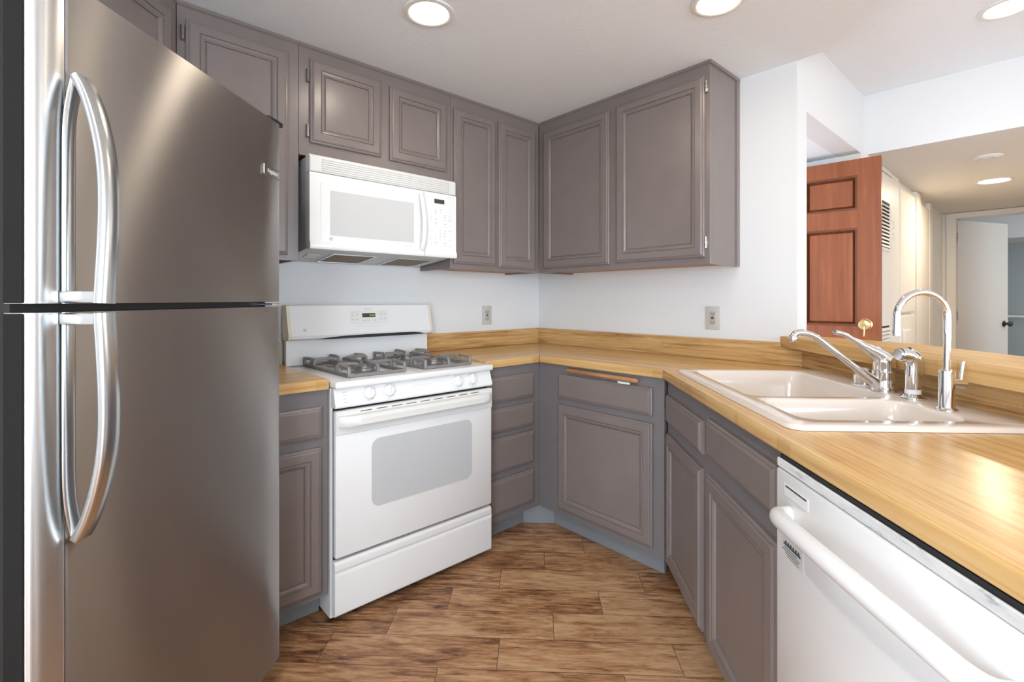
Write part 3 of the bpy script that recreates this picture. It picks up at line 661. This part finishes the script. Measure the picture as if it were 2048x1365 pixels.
# ================================================================== REFRIGERATOR (frame F: x = t, -y = L, front faces -y)
# frame F local y = -L, so the door front sits at y = +0.80 and the body goes back to y = 1.55
fr_ = thing('refrigerator', 'tall stainless steel top-freezer refrigerator on the left', 'refrigerator', FF, (1.11, 1.2, 0))
bm = B(); box(bm, 0.735, 1.492, 0.868, 1.53, 0.03, 1.745, 0.004, 1); obj('cabinet_body', bm, M['fridgeside'], fr_, 0)
bm = B(); box(bm, 0.76, 1.47, 0.88, 0.92, 0.001, 0.085); obj('base_grille', bm, M['black'], fr_, 0)
bm = B(); box(bm, 0.745, 1.485, 0.842, 0.8675, 0.09, 1.74); obj('gasket', bm, M['black'], fr_, 0)
def fdoor(name, z0, z1, hz0, hz1, point_up):
    prof = [(0.7965, 0.841), (0.7965, 0.8005), (0.802, 0.7992), (1.10, 0.7980), (1.40, 0.7990), (1.485, 0.8000), (1.496, 0.8025), (1.502, 0.809), (1.503, 0.841)]
    bm = B(); rings(bm, [[(x, y, z) for x, y in prof] for z in (z0, z0 + 0.003, z1 - 0.003, z1)]); dr = obj(name, bm, M['steel'], fr_, 30, uv=True)
    ed_ = [(0.7355, 0.841), (0.7350, 0.822), (0.7358, 0.812), (0.7385, 0.806), (0.744, 0.8015), (0.753, 0.7985), (0.764, 0.7975), (0.776, 0.7980), (0.786, 0.7992), (0.7955, 0.8012), (0.7955, 0.841)]
    bm = B(); rings(bm, [[(x, y, z) for x, y in ed_] for z in (z0, z1)]); obj('edge_trim', bm, M['steeltrim'], dr, 40, uv=True)
    bm = B(); box(bm, 0.7338, 0.7348, 0.808, 0.8405, z0 + 0.001, z1 - 0.001); obj('side_skin', bm, M['fridgeside'], dr, 0)
    # bowed handle: mounting strip on the door and a grip that swells outward, pinched at the far tip
    tip = hz1 if point_up else hz0; base = hz0 if point_up else hz1
    s = 1 if point_up else -1; H_ = abs(hz1 - hz0)
    g = [(0.7830, base), ] ; pts_ = []
    xc = 0.797
    for f_, off in ((0.0, 0.066), (0.30, 0.067), (0.50, 0.064), (0.65, 0.056), (0.78, 0.043), (0.88, 0.029), (0.95, 0.016), (1.0, 0.004)):
        pts_.append((xc - 0.006 + 0.021 * f_, 0.7995 - 0.008 - off, base + s * H_ * f_))
    bm = B(); tube(bm, spline(pts_, 6), (0.0075, 0.0165), 16, up=(0, -1, 0), square=True); hd_ = obj('handle', bm, M['handle'], dr, 50)
    ms_ = [(0.797, 0.7950, base), (0.797, 0.7950, base + s * H_ * 0.5), (0.799, 0.7950, base + s * H_ * 0.8), (0.812, 0.7950, base + s * H_ * 0.985)]
    bm = B(); tube(bm, spline(ms_, 6), (0.0045, 0.012), 12, up=(0, -1, 0)); obj('mounting_strip', bm, M['handle'], hd_, 50)
    zb = base + s * 0.011
    bm = B(); box(bm, 0.783, 0.806, 0.728, 0.799, zb - 0.010, zb + 0.010, 0.003, 2); obj('end_bracket', bm, M['handle'], hd_, 40)
    return dr
fz = fdoor('freezer_door', 1.2045, 1.757, 1.2045, 1.594, True)
fd = fdoor('fresh_food_door', 0.098, 1.1895, 0.801, 1.1895, False)
bm = B(); box(bm, 1.398, 1.412, 0.7945, 0.7990, 1.580, 1.612, 0.002, 1); bd = obj('badge', bm, M['chrome'], fz, 0)
bm = B(); box(bm, 1.412, 1.490, 0.7960, 0.7992, 1.607, 1.609); box(bm, 1.412, 1.490, 0.7960, 0.7992, 1.582, 1.584); obj('badge_frame', bm, M['handle'], bd, 0)
text('badge_lettering', 'Frigidaire', 0.0155, M['white'], bd, (1.451, 0.7978, 1.596), I4)
bm = B(); box(bm, 1.455, 1.532, 0.808, 0.90, 1.7585, 1.774, 0.004, 2); tube(bm, [(1.492, 0.83, 1.745), (1.492, 0.83, 1.759)], 0.012, 12); obj('top_hinge', bm, M['black'], fr_)
bm = B(); box(bm, 1.462, 1.500, 0.8025, 0.86, 1.1935, 1.2005, 0.002, 1); obj('center_hinge', bm, M['chrome'], fr_)

# ================================================================== STOVE
SX0, SX1 = -1.692, -0.935; SF = -0.617
sv = thing('gas_range', 'white freestanding gas range with four burners', 'stove', FS, ((SX0 + SX1) / 2, -0.3, 0))
bm = B(); box(bm, SX0, SX1, -0.575, -0.025, 0.012, 0.8775); obj('body', bm, M['white'], sv, 0)
bm = B(); box(bm, SX0 + 0.01, SX1 - 0.01, -0.590, -0.5755, 0.06, 0.82); obj('dark_gap', bm, M['shadow'], sv, 0)
bm = B(); box(bm, SX0 + 0.03, SX1 - 0.03, -0.56, -0.55, 0.001, 0.0115); obj('kick_strip', bm, M['shadow'], sv, 0)
# storage drawer with a shallow pull ledge
bm = B(); prism_x(bm, [(-0.5905, 0.031), (-0.6125, 0.031), (-0.6175, 0.038), (-0.6175, 0.183), (-0.612, 0.194), (-0.6175, 0.201), (-0.6175, 0.226), (-0.611, 0.235), (-0.5905, 0.235)], SX0 + 0.002, SX1 - 0.002); bevel_front(bm, lambda v: v.y < -0.60 and (v.x < SX0 + 0.003 or v.x > SX1 - 0.003), 0.004); obj('storage_drawer', bm, M['white'], sv, 30)
# oven door
bm = B(); box(bm, SX0 + 0.004, SX1 - 0.002, SF, -0.5905, 0.247, 0.795, 0.006, 2); od = obj('oven_door', bm, M['white'], sv, 30)
bm = B(); prism_ = [[(x, y, z) for x, z in rrect(-1.545, -1.055, 0.400, 0.668, 0.035, 5)] for y in (SF - 0.0012, SF - 0.0002)]; rings(bm, prism_); obj('oven_window', bm, M['glassgray'], od, 30)
# handle: full-width bowed ledge with vent slots above
def bow_handle():
    bm = B(); loops = []
    n = 28; x0, x1 = SX0 + 0.012, SX1 - 0.010
    for i in range(n + 1):
        u_ = i / n; x = x0 + (x1 - x0) * u_
        e = min(1.0, min(u_, 1 - u_) / 0.10); e = math.sqrt(max(0, 1 - (1 - e) ** 2))
        p = 0.006 + 0.036 * e; zc = 0.752
        loops.append([(x, SF - 0.0003, zc + 0.026), (x, SF - p * 0.75, zc + 0.024), (x, SF - p, zc + 0.012), (x, SF - p, zc - 0.010), (x, SF - p * 0.85, zc - 0.017), (x, SF - p * 0.5, zc - 0.014), (x, SF - 0.0003, zc - 0.012)])
    rings(bm, loops); return bm
obj('oven_handle', bow_handle(), M['offwhite'], od, 40)
bm = B(); box(bm, SX0 + 0.005, SX1 - 0.003, SF - 0.004, SF - 0.0002, 0.705, 0.794, 0.0015, 1); bd_ = obj('door_top_band', bm, M['offwhite'], od, 30)
bm = B()
for i in range(9):
    x = SX0 + 0.10 + i * 0.066; box(bm, x, x + 0.046, SF - 0.0052, SF - 0.0041, 0.7835, 0.7865)
obj('vent_slots', bm, M['filter'], bd_, 0)
# control panel, leaning back slightly
cpy0, cpy1 = -0.622, -0.602
bm = B(); prism_x(bm, [(-0.576, 0.806), (cpy0 + 0.004, 0.806), (cpy0, 0.812), (cpy1, 0.874), (cpy1 + 0.004, 0.877), (-0.576, 0.877)], SX0 + 0.002, SX1 - 0.002); cp = obj('control_panel', bm, M['white'], sv, 30)
slope = math.atan2(cpy1 - cpy0, 0.062); nrm = Vector((0, -math.cos(slope), math.sin(slope)))
def onpanel(x, z, out=0.0):
    y = cpy0 + (z - 0.812) / 0.062 * (cpy1 - cpy0); return Vector((x, y, z)) + nrm * out
for kx_ in (-1.557, -1.472, -1.135, -1.056):
    bm = B(); o_ = onpanel(kx_, 0.846, 0.0003)
    lathe(bm, [(0.027, 0), (0.027, 0.003), (0.0235, 0.005), (0.0220, 0.015), (0.0195, 0.018), (0, 0.0185)], 24, o_, nrm); kn = obj('knob', bm, M['white'], sv)
    bm = B(); up_ = Vector((0, math.sin(slope), math.cos(slope)))
    tube(bm, [o_ + nrm * 0.018 - up_ * 0.020, o_ + nrm * 0.018 + up_ * 0.020], (0.004, 0.007), 8, up=(1, 0, 0)); obj('knob_grip', bm, M['white'], kn)
    bm = B()
    for k in range(7):
        a_ = R(150 + k * 40); c_ = o_ + Vector((1, 0, 0)) * 0.033 * math.cos(a_) + up_ * 0.031 * math.sin(a_)
        q = c_; box(bm, q.x - 0.0013, q.x + 0.0013, q.y - 0.0006, q.y + 0.0006, q.z - 0.0013, q.z + 0.0013)
    obj('dial_marks', bm, M['printgray'], cp, 0)
bm = B()
for i in range(11):
    q = onpanel(-1.355 + i * 0.008, 0.852); w_ = 0.0026 + 0.001 * (i % 3)
    box(bm, q.x, q.x + w_, q.y - 0.0006, q.y + 0.0006, q.z - 0.0012, q.z + 0.0012)
for z in (0.826, 0.838, 0.852, 0.862):
    q = onpanel(-1.650, z); box(bm, q.x - 0.006, q.x + 0.006, q.y - 0.0006, q.y + 0.0006, q.z - 0.003, q.z + 0.001)
obj('panel_markings', bm, M['printgray'], cp, 0)
# cooktop
bm = B(); box(bm, SX0, SX1, -0.628, -0.040, 0.8785, 0.905, 0.007, 3); ck = obj('cooktop', bm, M['white'], sv, 30)
burners = []
for bx in (-1.487, -1.140):
    for by in (-0.435, -0.190):
        bm = B(); lathe(bm, [(0.062, 0), (0.060, 0.004), (0.045, 0.006), (0.040, 0.012), (0.040, 0.017), (0.036, 0.0185), (0.036, 0.024), (0.033, 0.027), (0, 0.0275)], 28, (bx, by, 0.9055)); obj('burner', bm, M['burner'], sv)
def grate(cx):
    bm = B(); r_ = 0.0066; x0, x1, y0, y1 = cx - 0.122, cx + 0.122, -0.556, -0.075; zb, zt = 0.9125, 0.9445
    def bar_(*p): tube(bm, p, r_, square=True)
    for a_, b2 in (((x0, y0), (x1, y0)), ((x1, y0), (x1, y1)), ((x1, y1), (x0, y1)), ((x0, y1), (x0, y0)), ((x0, (y0+y1)/2), (x1, (y0+y1)/2))): bar_((a_[0], a_[1], zb), (b2[0], b2[1], zb))
    for by in (-0.435, -0.190):
        for sx, sy in ((1, 0), (-1, 0), (0, 1), (0, -1)):
            ex = cx + sx * 0.122; ey = by + sy * 0.1205 if sy else by
            ix = cx + sx * 0.030; iy = by + sy * 0.030
            bar_((ex, ey, zb), (ex, ey, zt - 0.006), (ex - sx * 0.006, ey - sy * 0.006, zt), (ix + sx * 0.02, iy + sy * 0.02, zt), (ix, iy, zt - 0.004))
    for px in (x0, x1):
        for (pa, pb) in ((y0, y0 + 0.085), (y1, y1 - 0.085)):
            bar_((px, pa, zb), (px, pa, zt - 0.004), (px, pb, zt), (px, pb, zb))
    return bm
obj('burner_grate', grate(-1.487), M['grate'], sv, 30); obj('burner_grate', grate(-1.140), M['grate'], sv, 30)
# backguard: riser panel and sloping console with yellowed end caps
bm = B(); box(bm, SX0 + 0.004, SX1 - 0.004, -0.060, -0.028, 0.9055, 1.024, 0.002, 1); obj('riser_panel', bm, M['white'], sv, 30)
cpf = [(-0.022, 1.184), (-0.062, 1.187), (-0.072, 1.182), (-0.104, 1.060), (-0.109, 1.046), (-0.104, 1.032), (-0.090, 1.0245), (-0.022, 1.0245)]
bm = B(); prism_x(bm, cpf, SX0 + 0.014, SX1 - 0.012); bg_ = obj('backguard', bm, M['white'], sv, 30)
bm = B(); prism_x(bm, [(y * 1.01, z) for y, z in cpf], SX0, SX0 + 0.0135); obj('end_cap', bm, M['cream'], sv, 30)
bm = B(); prism_x(bm, [(y * 1.01, z) for y, z in cpf], SX1 - 0.0115, SX1); obj('end_cap', bm, M['cream'], sv, 30)
csl = math.atan2(-0.072 + 0.104, 1.182 - 1.060); cn = Vector((0, -math.cos(csl), math.sin(csl))); cu = Vector((0, math.sin(csl), math.cos(csl)))
def onguard(x, z, out=0.0): return Vector((x, -0.104 + (z - 1.060) / 0.122 * 0.032, z)) + cn * out
RG = Matrix.Rotation(-csl, 4, 'X')
def gq(bm, x0, x1, z0, z1, out=0.0008):
    vs = [onguard(x, z, o_) for o_ in (0.0001, out) for x, z in ((x0, z0), (x1, z0), (x1, z1), (x0, z1))]
    v = [bm.verts.new(p) for p in vs]
    for q in ((3,2,1,0),(4,5,6,7),(0,1,5,4),(1,2,6,5),(2,3,7,6),(3,0,4,7)): bm.faces.new([v[i] for i in q])
bm = B(); gq(bm, -1.398, -1.192, 1.090, 1.157, 0.0010); kp = obj('control_pad', bm, M['offwhite'], bg_, 0)
bm = B(); gq(bm, -1.334, -1.264, 1.122, 1.142, 0.0018); dp = obj('clock_display', bm, M['display'], kp, 0)
text('clock_digits', '8:36', 0.016, M['green'], kp, onguard(-1.281, 1.132, 0.0022), RG, 0.0001)
text('script_lettering', 'Spectra', 0.013, M['printgray'], bg_, onguard(-1.299, 1.166, 0.0004), RG)
bm = B()
for (x, z) in ((-1.385, 1.134), (-1.363, 1.136), (-1.385, 1.112), (-1.363, 1.112), (-1.325, 1.106), (-1.304, 1.108), (-1.268, 1.107), (-1.233, 1.136), (-1.212, 1.136), (-1.233, 1.114), (-1.212, 1.114)):
    gq(bm, x - 0.006, x + 0.006, z - 0.003, z + 0.003, 0.0014)
for x0_, x1_, z in ((-1.390, -1.355, 1.147), (-1.240, -1.203, 1.147)): gq(bm, x0_, x1_, z - 0.001, z + 0.001, 0.0014)
obj('pad_markings', bm, M['printgray'], kp, 0)
bm = B()
for i in range(9): gq(bm, -1.365 + i * 0.015, -1.354 + i * 0.015, 1.079, 1.081, 0.0006)
gq(bm, -0.985, -0.975, 1.066, 1.069, 0.0006)
obj('console_markings', bm, M['printgray'], bg_, 0)
def round_badge(parent, x, nrm_, o_, rot):
    bm = B(); lathe(bm, [(0.0085, 0.0002), (0.0085, 0.0012), (0.0065, 0.0016), (0, 0.0017)], 24, o_, nrm_); b_o = obj('round_badge', bm, M['sticker'], parent)
    text('badge_monogram', 'GE', 0.008, M['printgray'], b_o, Vector(o_) + nrm_ * 0.0020, rot, 0.0002)
round_badge(bg_, 0, cn, onguard(-1.618, 1.070), RG)
# dark oven vent arch between riser and console
bm = B(); arch = [(-1.565, 1.0270), (-1.50, 1.0335), (-1.43, 1.0375), (-1.32, 1.0395), (-1.15, 1.0405), (-1.05, 1.0395), (-1.01, 1.0345), (-0.985, 1.0290)]
rings(bm, [[(x, y, z) for x, z in arch + [(-1.02, 1.0262), (-1.25, 1.0250), (-1.50, 1.0250)]] for y in (-0.1103, -0.1093)]); obj('oven_vent', bm, M['shadow'], bg_, 0)

# ================================================================== MICROWAVE
MX0, MX1, MF = -1.692, -0.963, -0.366
mw = thing('microwave', 'white over-the-range microwave under the short wall cabinet', 'microwave', FS, ((MX0 + MX1) / 2, -0.2, 1.40))
bm = B(); prism_x(bm, [(-0.003, 1.392), (-0.003, 1.805), (-0.318, 1.805), (-0.318, 1.424)], MX0 + 0.004, MX1 - 0.004); obj('case', bm, M['micbody'], mw, 0)
def uq(bm, x0, x1, y0, y1, drop):
    def zz(y): return 1.424 + (y + 0.318) / 0.315 * (1.392 - 1.424)
    v = [bm.verts.new((x, y, zz(y) - d)) for d in (0.0003, drop) for x, y in ((x0, y0), (x1, y0), (x1, y1), (x0, y1))]
    for q in ((3,2,1,0),(4,5,6,7),(0,1,5,4),(1,2,6,5),(2,3,7,6),(3,0,4,7)): bm.faces.new([v[i] for i in q])
for (x0, x1) in ((-1.535, -1.345), (-1.215, -1.030)):
    bm = B(); uq(bm, x0, x1, -0.235, -0.04, 0.002); fl_ = obj('grease_filter', bm, M['filter'], mw, 0)
    bm = B(); uq(bm, x0 - 0.012, x0 - 0.001, -0.245, -0.03, 0.004); uq(bm, x1 + 0.001, x1 + 0.012, -0.245, -0.03, 0.004); uq(bm, x0 - 0.002, x1 + 0.002, -0.246, -0.236, 0.004); uq(bm, x0 - 0.002, x1 + 0.002, -0.039, -0.029, 0.004); obj('filter_frame', bm, M['handle'], fl_, 0)
bm = B(); uq(bm, -1.64, -1.585, -0.20, -0.13, 0.003); obj('lamp_cover', bm, M['paper'], mw, 0)
# top grille band
bm = B(); prism_x(bm, [(-0.3185, 1.737), (MF, 1.737), (MF, 1.800), (MF + 0.010, 1.811), (-0.3185, 1.811)], MX0, MX1); bevel_front(bm, lambda v: v.y < MF + 0.011 and (v.x < MX0 + 1e-4 or v.x > MX1 - 1e-4), 0.006); gb = obj('vent_band', bm, M['offwhite'], mw, 30)
bm = B()
for i in range(6):
    z = 1.745 + i * 0.0092; prism_x(bm, [(MF - 0.0002, z), (MF - 0.0026, z + 0.0012), (MF - 0.0026, z + 0.0044), (MF - 0.0002, z + 0.0062)], -1.640, -1.008)
obj('vent_slats', bm, M['offwhite'], gb, 0)
bm = B(); box(bm, -1.642, -1.006, MF - 0.0008, MF - 0.0001, 1.743, 1.797); obj('vent_recess', bm, M['printgray'], gb, 0)
# door (left) and keypad (right), both swelling to a rounded lower edge
XS = -1.152
mprof = [(-0.3185, 1.425), (MF + 0.004, 1.418), (MF - 0.004, 1.421), (MF - 0.008, 1.430), (MF - 0.006, 1.444), (MF, 1.456), (MF, 1.728), (MF + 0.003, 1.735), (-0.3185, 1.735)]
bm = B(); prism_x(bm, mprof, MX0, XS - 0.001); md = obj('door', bm, M['white'], mw, 40)
bm = B(); rings(bm, [[(x, y, z) for x, z in rrect(-1.648, -1.196, 1.453, 1.700, 0.006, 2)] for y in (MF - 0.0016, MF - 0.0002)]); dg = obj('door_glass_panel', bm, M['white'], md, 30)
bm = B(); rings(bm, [[(x, y, z) for x, z in rrect(-1.608, -1.208, 1.480, 1.668, 0.004, 2)] for y in (MF - 0.0024, MF - 0.0017)]); obj('door_window', bm, M['micwin'], dg, 30)
hp = spline([(-1.170, MF - 0.004, 1.720), (-1.170, MF - 0.013, 1.695), (-1.166, MF - 0.022, 1.640), (-1.162, MF - 0.025, 1.58), (-1.162, MF - 0.022, 1.52), (-1.165, MF - 0.013, 1.466), (-1.166, MF - 0.004, 1.446)], 6)
bm = B(); tube(bm, hp, (0.0065, 0.0125), 16, up=(0, -1, 0)); obj('door_handle', bm, M['white'], md, 50)
round_badge(md, 0, Vector((0, -1, 0)), Vector((-1.604, MF - 0.0018, 1.466)), I4)
bm = B()
for i in range(8): box(bm, -1.262 + i * 0.0060, -1.258 + i * 0.0060, MF - 0.0022, MF - 0.0017, 1.462, 1.4645)
obj('door_markings', bm, M['printgray'], md, 0)
bm = B(); prism_x(bm, mprof, XS + 0.001, MX1); mk = obj('keypad_panel', bm, M['white'], mw, 40)
bm = B(); box(bm, -1.093, -1.035, MF - 0.0014, MF - 0.0002, 1.684, 1.705); obj('clock_display', bm, M['display'], mk, 0)
bm = B(); rnd = random.Random(3)
rowsz = [1.652, 1.640, 1.628, 1.616, 1.604, 1.585, 1.570, 1.552, 1.538, 1.523, 1.508, 1.490, 1.478]
for rz in rowsz:
    for k in range(5):
        if rnd.random() < 0.28: continue
        x = -1.118 + k * 0.0275; w_ = rnd.uniform(0.006, 0.016); h_ = rnd.choice((0.0012, 0.0018, 0.0035))
        box(bm, x, x + w_, MF - 0.0009, MF - 0.0002, rz, rz + h_)
obj('keypad_markings', bm, M['printgray'], mk, 0)

# ================================================================== DISHWASHER (frame P, front faces -y at L = 0.527)
DF = 0.527; DX0, DX1 = -1.110, -0.512
dw = thing('dishwasher', 'white built-in dishwasher with a thick curved handle under the peninsula counter', 'dishwasher', FP, ((DX0 + DX1) / 2, 0.8, 0))
bm = B(); box(bm, DX0 + 0.004, DX1 - 0.004, 0.565, 1.12, 0.10, 0.8735); box(bm, DX0 + 0.004, DX1 - 0.004, DF + 0.0085, 0.565, 0.8465, 0.8735); obj('tub_and_gap_shade', bm, M['shadow'], dw, 0)  # front box is a black filler painting the shade under the counter
bm = B(); box(bm, DX0 + 0.002, DX1 - 0.002, DF, 0.5645, 0.105, 0.845, 0.006, 2); dd_ = obj('door', bm, M['white'], dw, 30)
bm = B(); box(bm, DX0 + 0.002, DX1 - 0.002, DF + 0.002, DF + 0.008, 0.8465, 0.866, 0.002, 1); obj('top_strip', bm, M['scuff'], dw, 30)
bm = B(); box(bm, DX0 + 0.01, DX1 - 0.01, 0.60, 0.62, 0.001, 0.098); obj('kick_plate', bm, M['shadow'], dw, 0)
hp = [(-1.047, DF - 0.001, 0.764), (-1.043, DF - 0.020, 0.764), (-1.027, DF - 0.036, 0.769), (-0.985, DF - 0.046, 0.776), (-0.90, DF - 0.053, 0.783), (-0.81, DF - 0.056, 0.787), (-0.72, DF - 0.053, 0.787), (-0.635, DF - 0.046, 0.784), (-0.585, DF - 0.036, 0.778), (-0.567, DF - 0.020, 0.774), (-0.563, DF - 0.001, 0.774)]
sp_ = spline(hp, 6); bm = B(); tube(bm, sp_, (0.0175, 0.0145), 20, up=(0, 0, 1)); obj('door_handle', bm, M['white'], dd_, 60)
bm = B(); box(bm, -1.070, -0.978, DF - 0.0014, DF - 0.0002, 0.797, 0.823, 0.0005, 1); vt = obj('vent_plate', bm, M['white'], dd_, 30)
bm = B()
for i in range(5): box(bm, -1.062 + i * 0.016, -1.048 + i * 0.016, DF - 0.0022, DF - 0.0015, 0.8165, 0.8195)
obj('vent_slots', bm, M['shadow'], vt, 0)
bm = B(); box(bm, -1.082, -0.998, DF - 0.0008, DF - 0.0002, 0.667, 0.716); stk = obj('sticker', bm, M['sticker'], dd_, 0)
bm = B()
for (x0, x1, z0, z1) in ((-1.072, -1.006, 0.692, 0.697), (-1.078, -1.010, 0.681, 0.6825), (-1.070, -1.020, 0.6865, 0.688), (-1.066, -1.014, 0.676, 0.6775), (-1.060, -1.012, 0.671, 0.672)):
    box(bm, x0, x1, DF - 0.0012, DF - 0.0009, z0, z1)
for i in range(6): box(bm, -1.066 + i * 0.010, -1.060 + i * 0.010, DF - 0.0012, DF - 0.0009, 0.697, 0.702)
obj('sticker_markings', bm, M['blueink'], stk, 0)

# ================================================================== OUTLETS, CEILING FITTINGS
def outlet(label, fr, x, z):
    o = thing('wall_outlet', label, 'outlet', fr, (x, 0, z), 'ivory wall outlets')
    bm = B(); box(bm, x - 0.037, x + 0.037, -0.006, -0.0006, z - 0.059, z + 0.059, 0.002, 2); obj('cover_plate', bm, M['outlet'], o, 30)
    bm = B(); box(bm, x - 0.0165, x + 0.0165, -0.0085, -0.0061, z - 0.033, z + 0.033, 0.001, 1); ins = obj('receptacle', bm, M['outlet2'], o, 30)
    bm = B()
    for s_ in (1, -1):
        zc = z + s_ * 0.0215
        for dx in (-0.0065, 0.0065): box(bm, x + dx - 0.0012, x + dx + 0.0012, -0.0089, -0.0086, zc - 0.003, zc + 0.005)
        lathe(bm, [(0.0025, 0), (0.0025, 0.0003), (0, 0.0003)], 10, (x, -0.0086, zc - 0.0075), (0, -1, 0))
    obj('slots', bm, M['black'], ins, 0)
    bm = B(); box(bm, x - 0.007, x + 0.007, -0.0095, -0.0086, z + 0.001, z + 0.0055); box(bm, x - 0.007, x + 0.007, -0.0095, -0.0086, z - 0.0055, z - 0.001); obj('test_button', bm, M['black'], ins, 0)
outlet('ivory outlet on the back wall between the stove and the corner', FS, -0.466, 1.113)
outlet('ivory outlet on the right wall left of the bar ledge', FR, 1.242, 1.118)

def downlight(label, x, y, z, lens='lens', r=0.072):
    o = thing('ceiling_light', label, 'light', FS, (x, y, z), 'round recessed ceiling lights')
    bm = B(); lathe(bm, [(r + 0.022, -0.0005), (r + 0.021, -0.005), (r + 0.008, -0.008), (r, -0.0045), (r, -0.0005)], 36, (x, y, z)); obj('trim_ring', bm, M['lamprim'], o)
    bm = B(); lathe(bm, [(r - 0.0005, -0.0008), (r - 0.0005, -0.0030), (0, -0.0032)], 36, (x, y, z)); obj('lens', bm, M[lens], o)
downlight('round recessed ceiling light above the stove area', -1.423, -0.835, CEIL)
downlight('round recessed ceiling light above the right counter', -0.690, -1.592, CEIL)
downlight('round recessed light in the higher ceiling beyond the bar', 0.506, -2.269, CEIL_HI, lens='lens3')
downlight('round recessed light in the low hall ceiling', 2.606, -2.105, HALL, lens='lens2', r=0.083)
k3 = tl(0.10, -0.50); downlight('added unseen recessed kitchen fill light nearest the refrigerator handles', k3[0], k3[1], CEIL, lens='fill_lens')  # out-of-view lamp boosted as frontal fill
k4 = tl(-0.90, -0.10); downlight('added unseen recessed kitchen fill light behind the camera', k4[0], k4[1], CEIL, lens='fill_lens')  # second out-of-view lamp, added as frontal fill
sd = thing('smoke_detector', 'small round white smoke detector on the hall ceiling', 'smoke detector', FS, (1.735, -2.128, HALL))
bm = B(); lathe(bm, [(0.070, -0.0005), (0.070, -0.007), (0.060, -0.015), (0.030, -0.018), (0, -0.018)], 32, (1.735, -2.128, HALL)); obj('housing', bm, M['lamprim'], sd)
bm = B()
for k in range(5):
    a_ = R(k * 72); box(bm, 1.735 + 0.045 * math.cos(a_) - 0.010, 1.735 + 0.045 * math.cos(a_) + 0.010, -2.128 + 0.045 * math.sin(a_) - 0.004, -2.128 + 0.045 * math.sin(a_) + 0.004, HALL - 0.0195, HALL - 0.0172)
obj('vents', bm, M['printgray'], sd, 0)
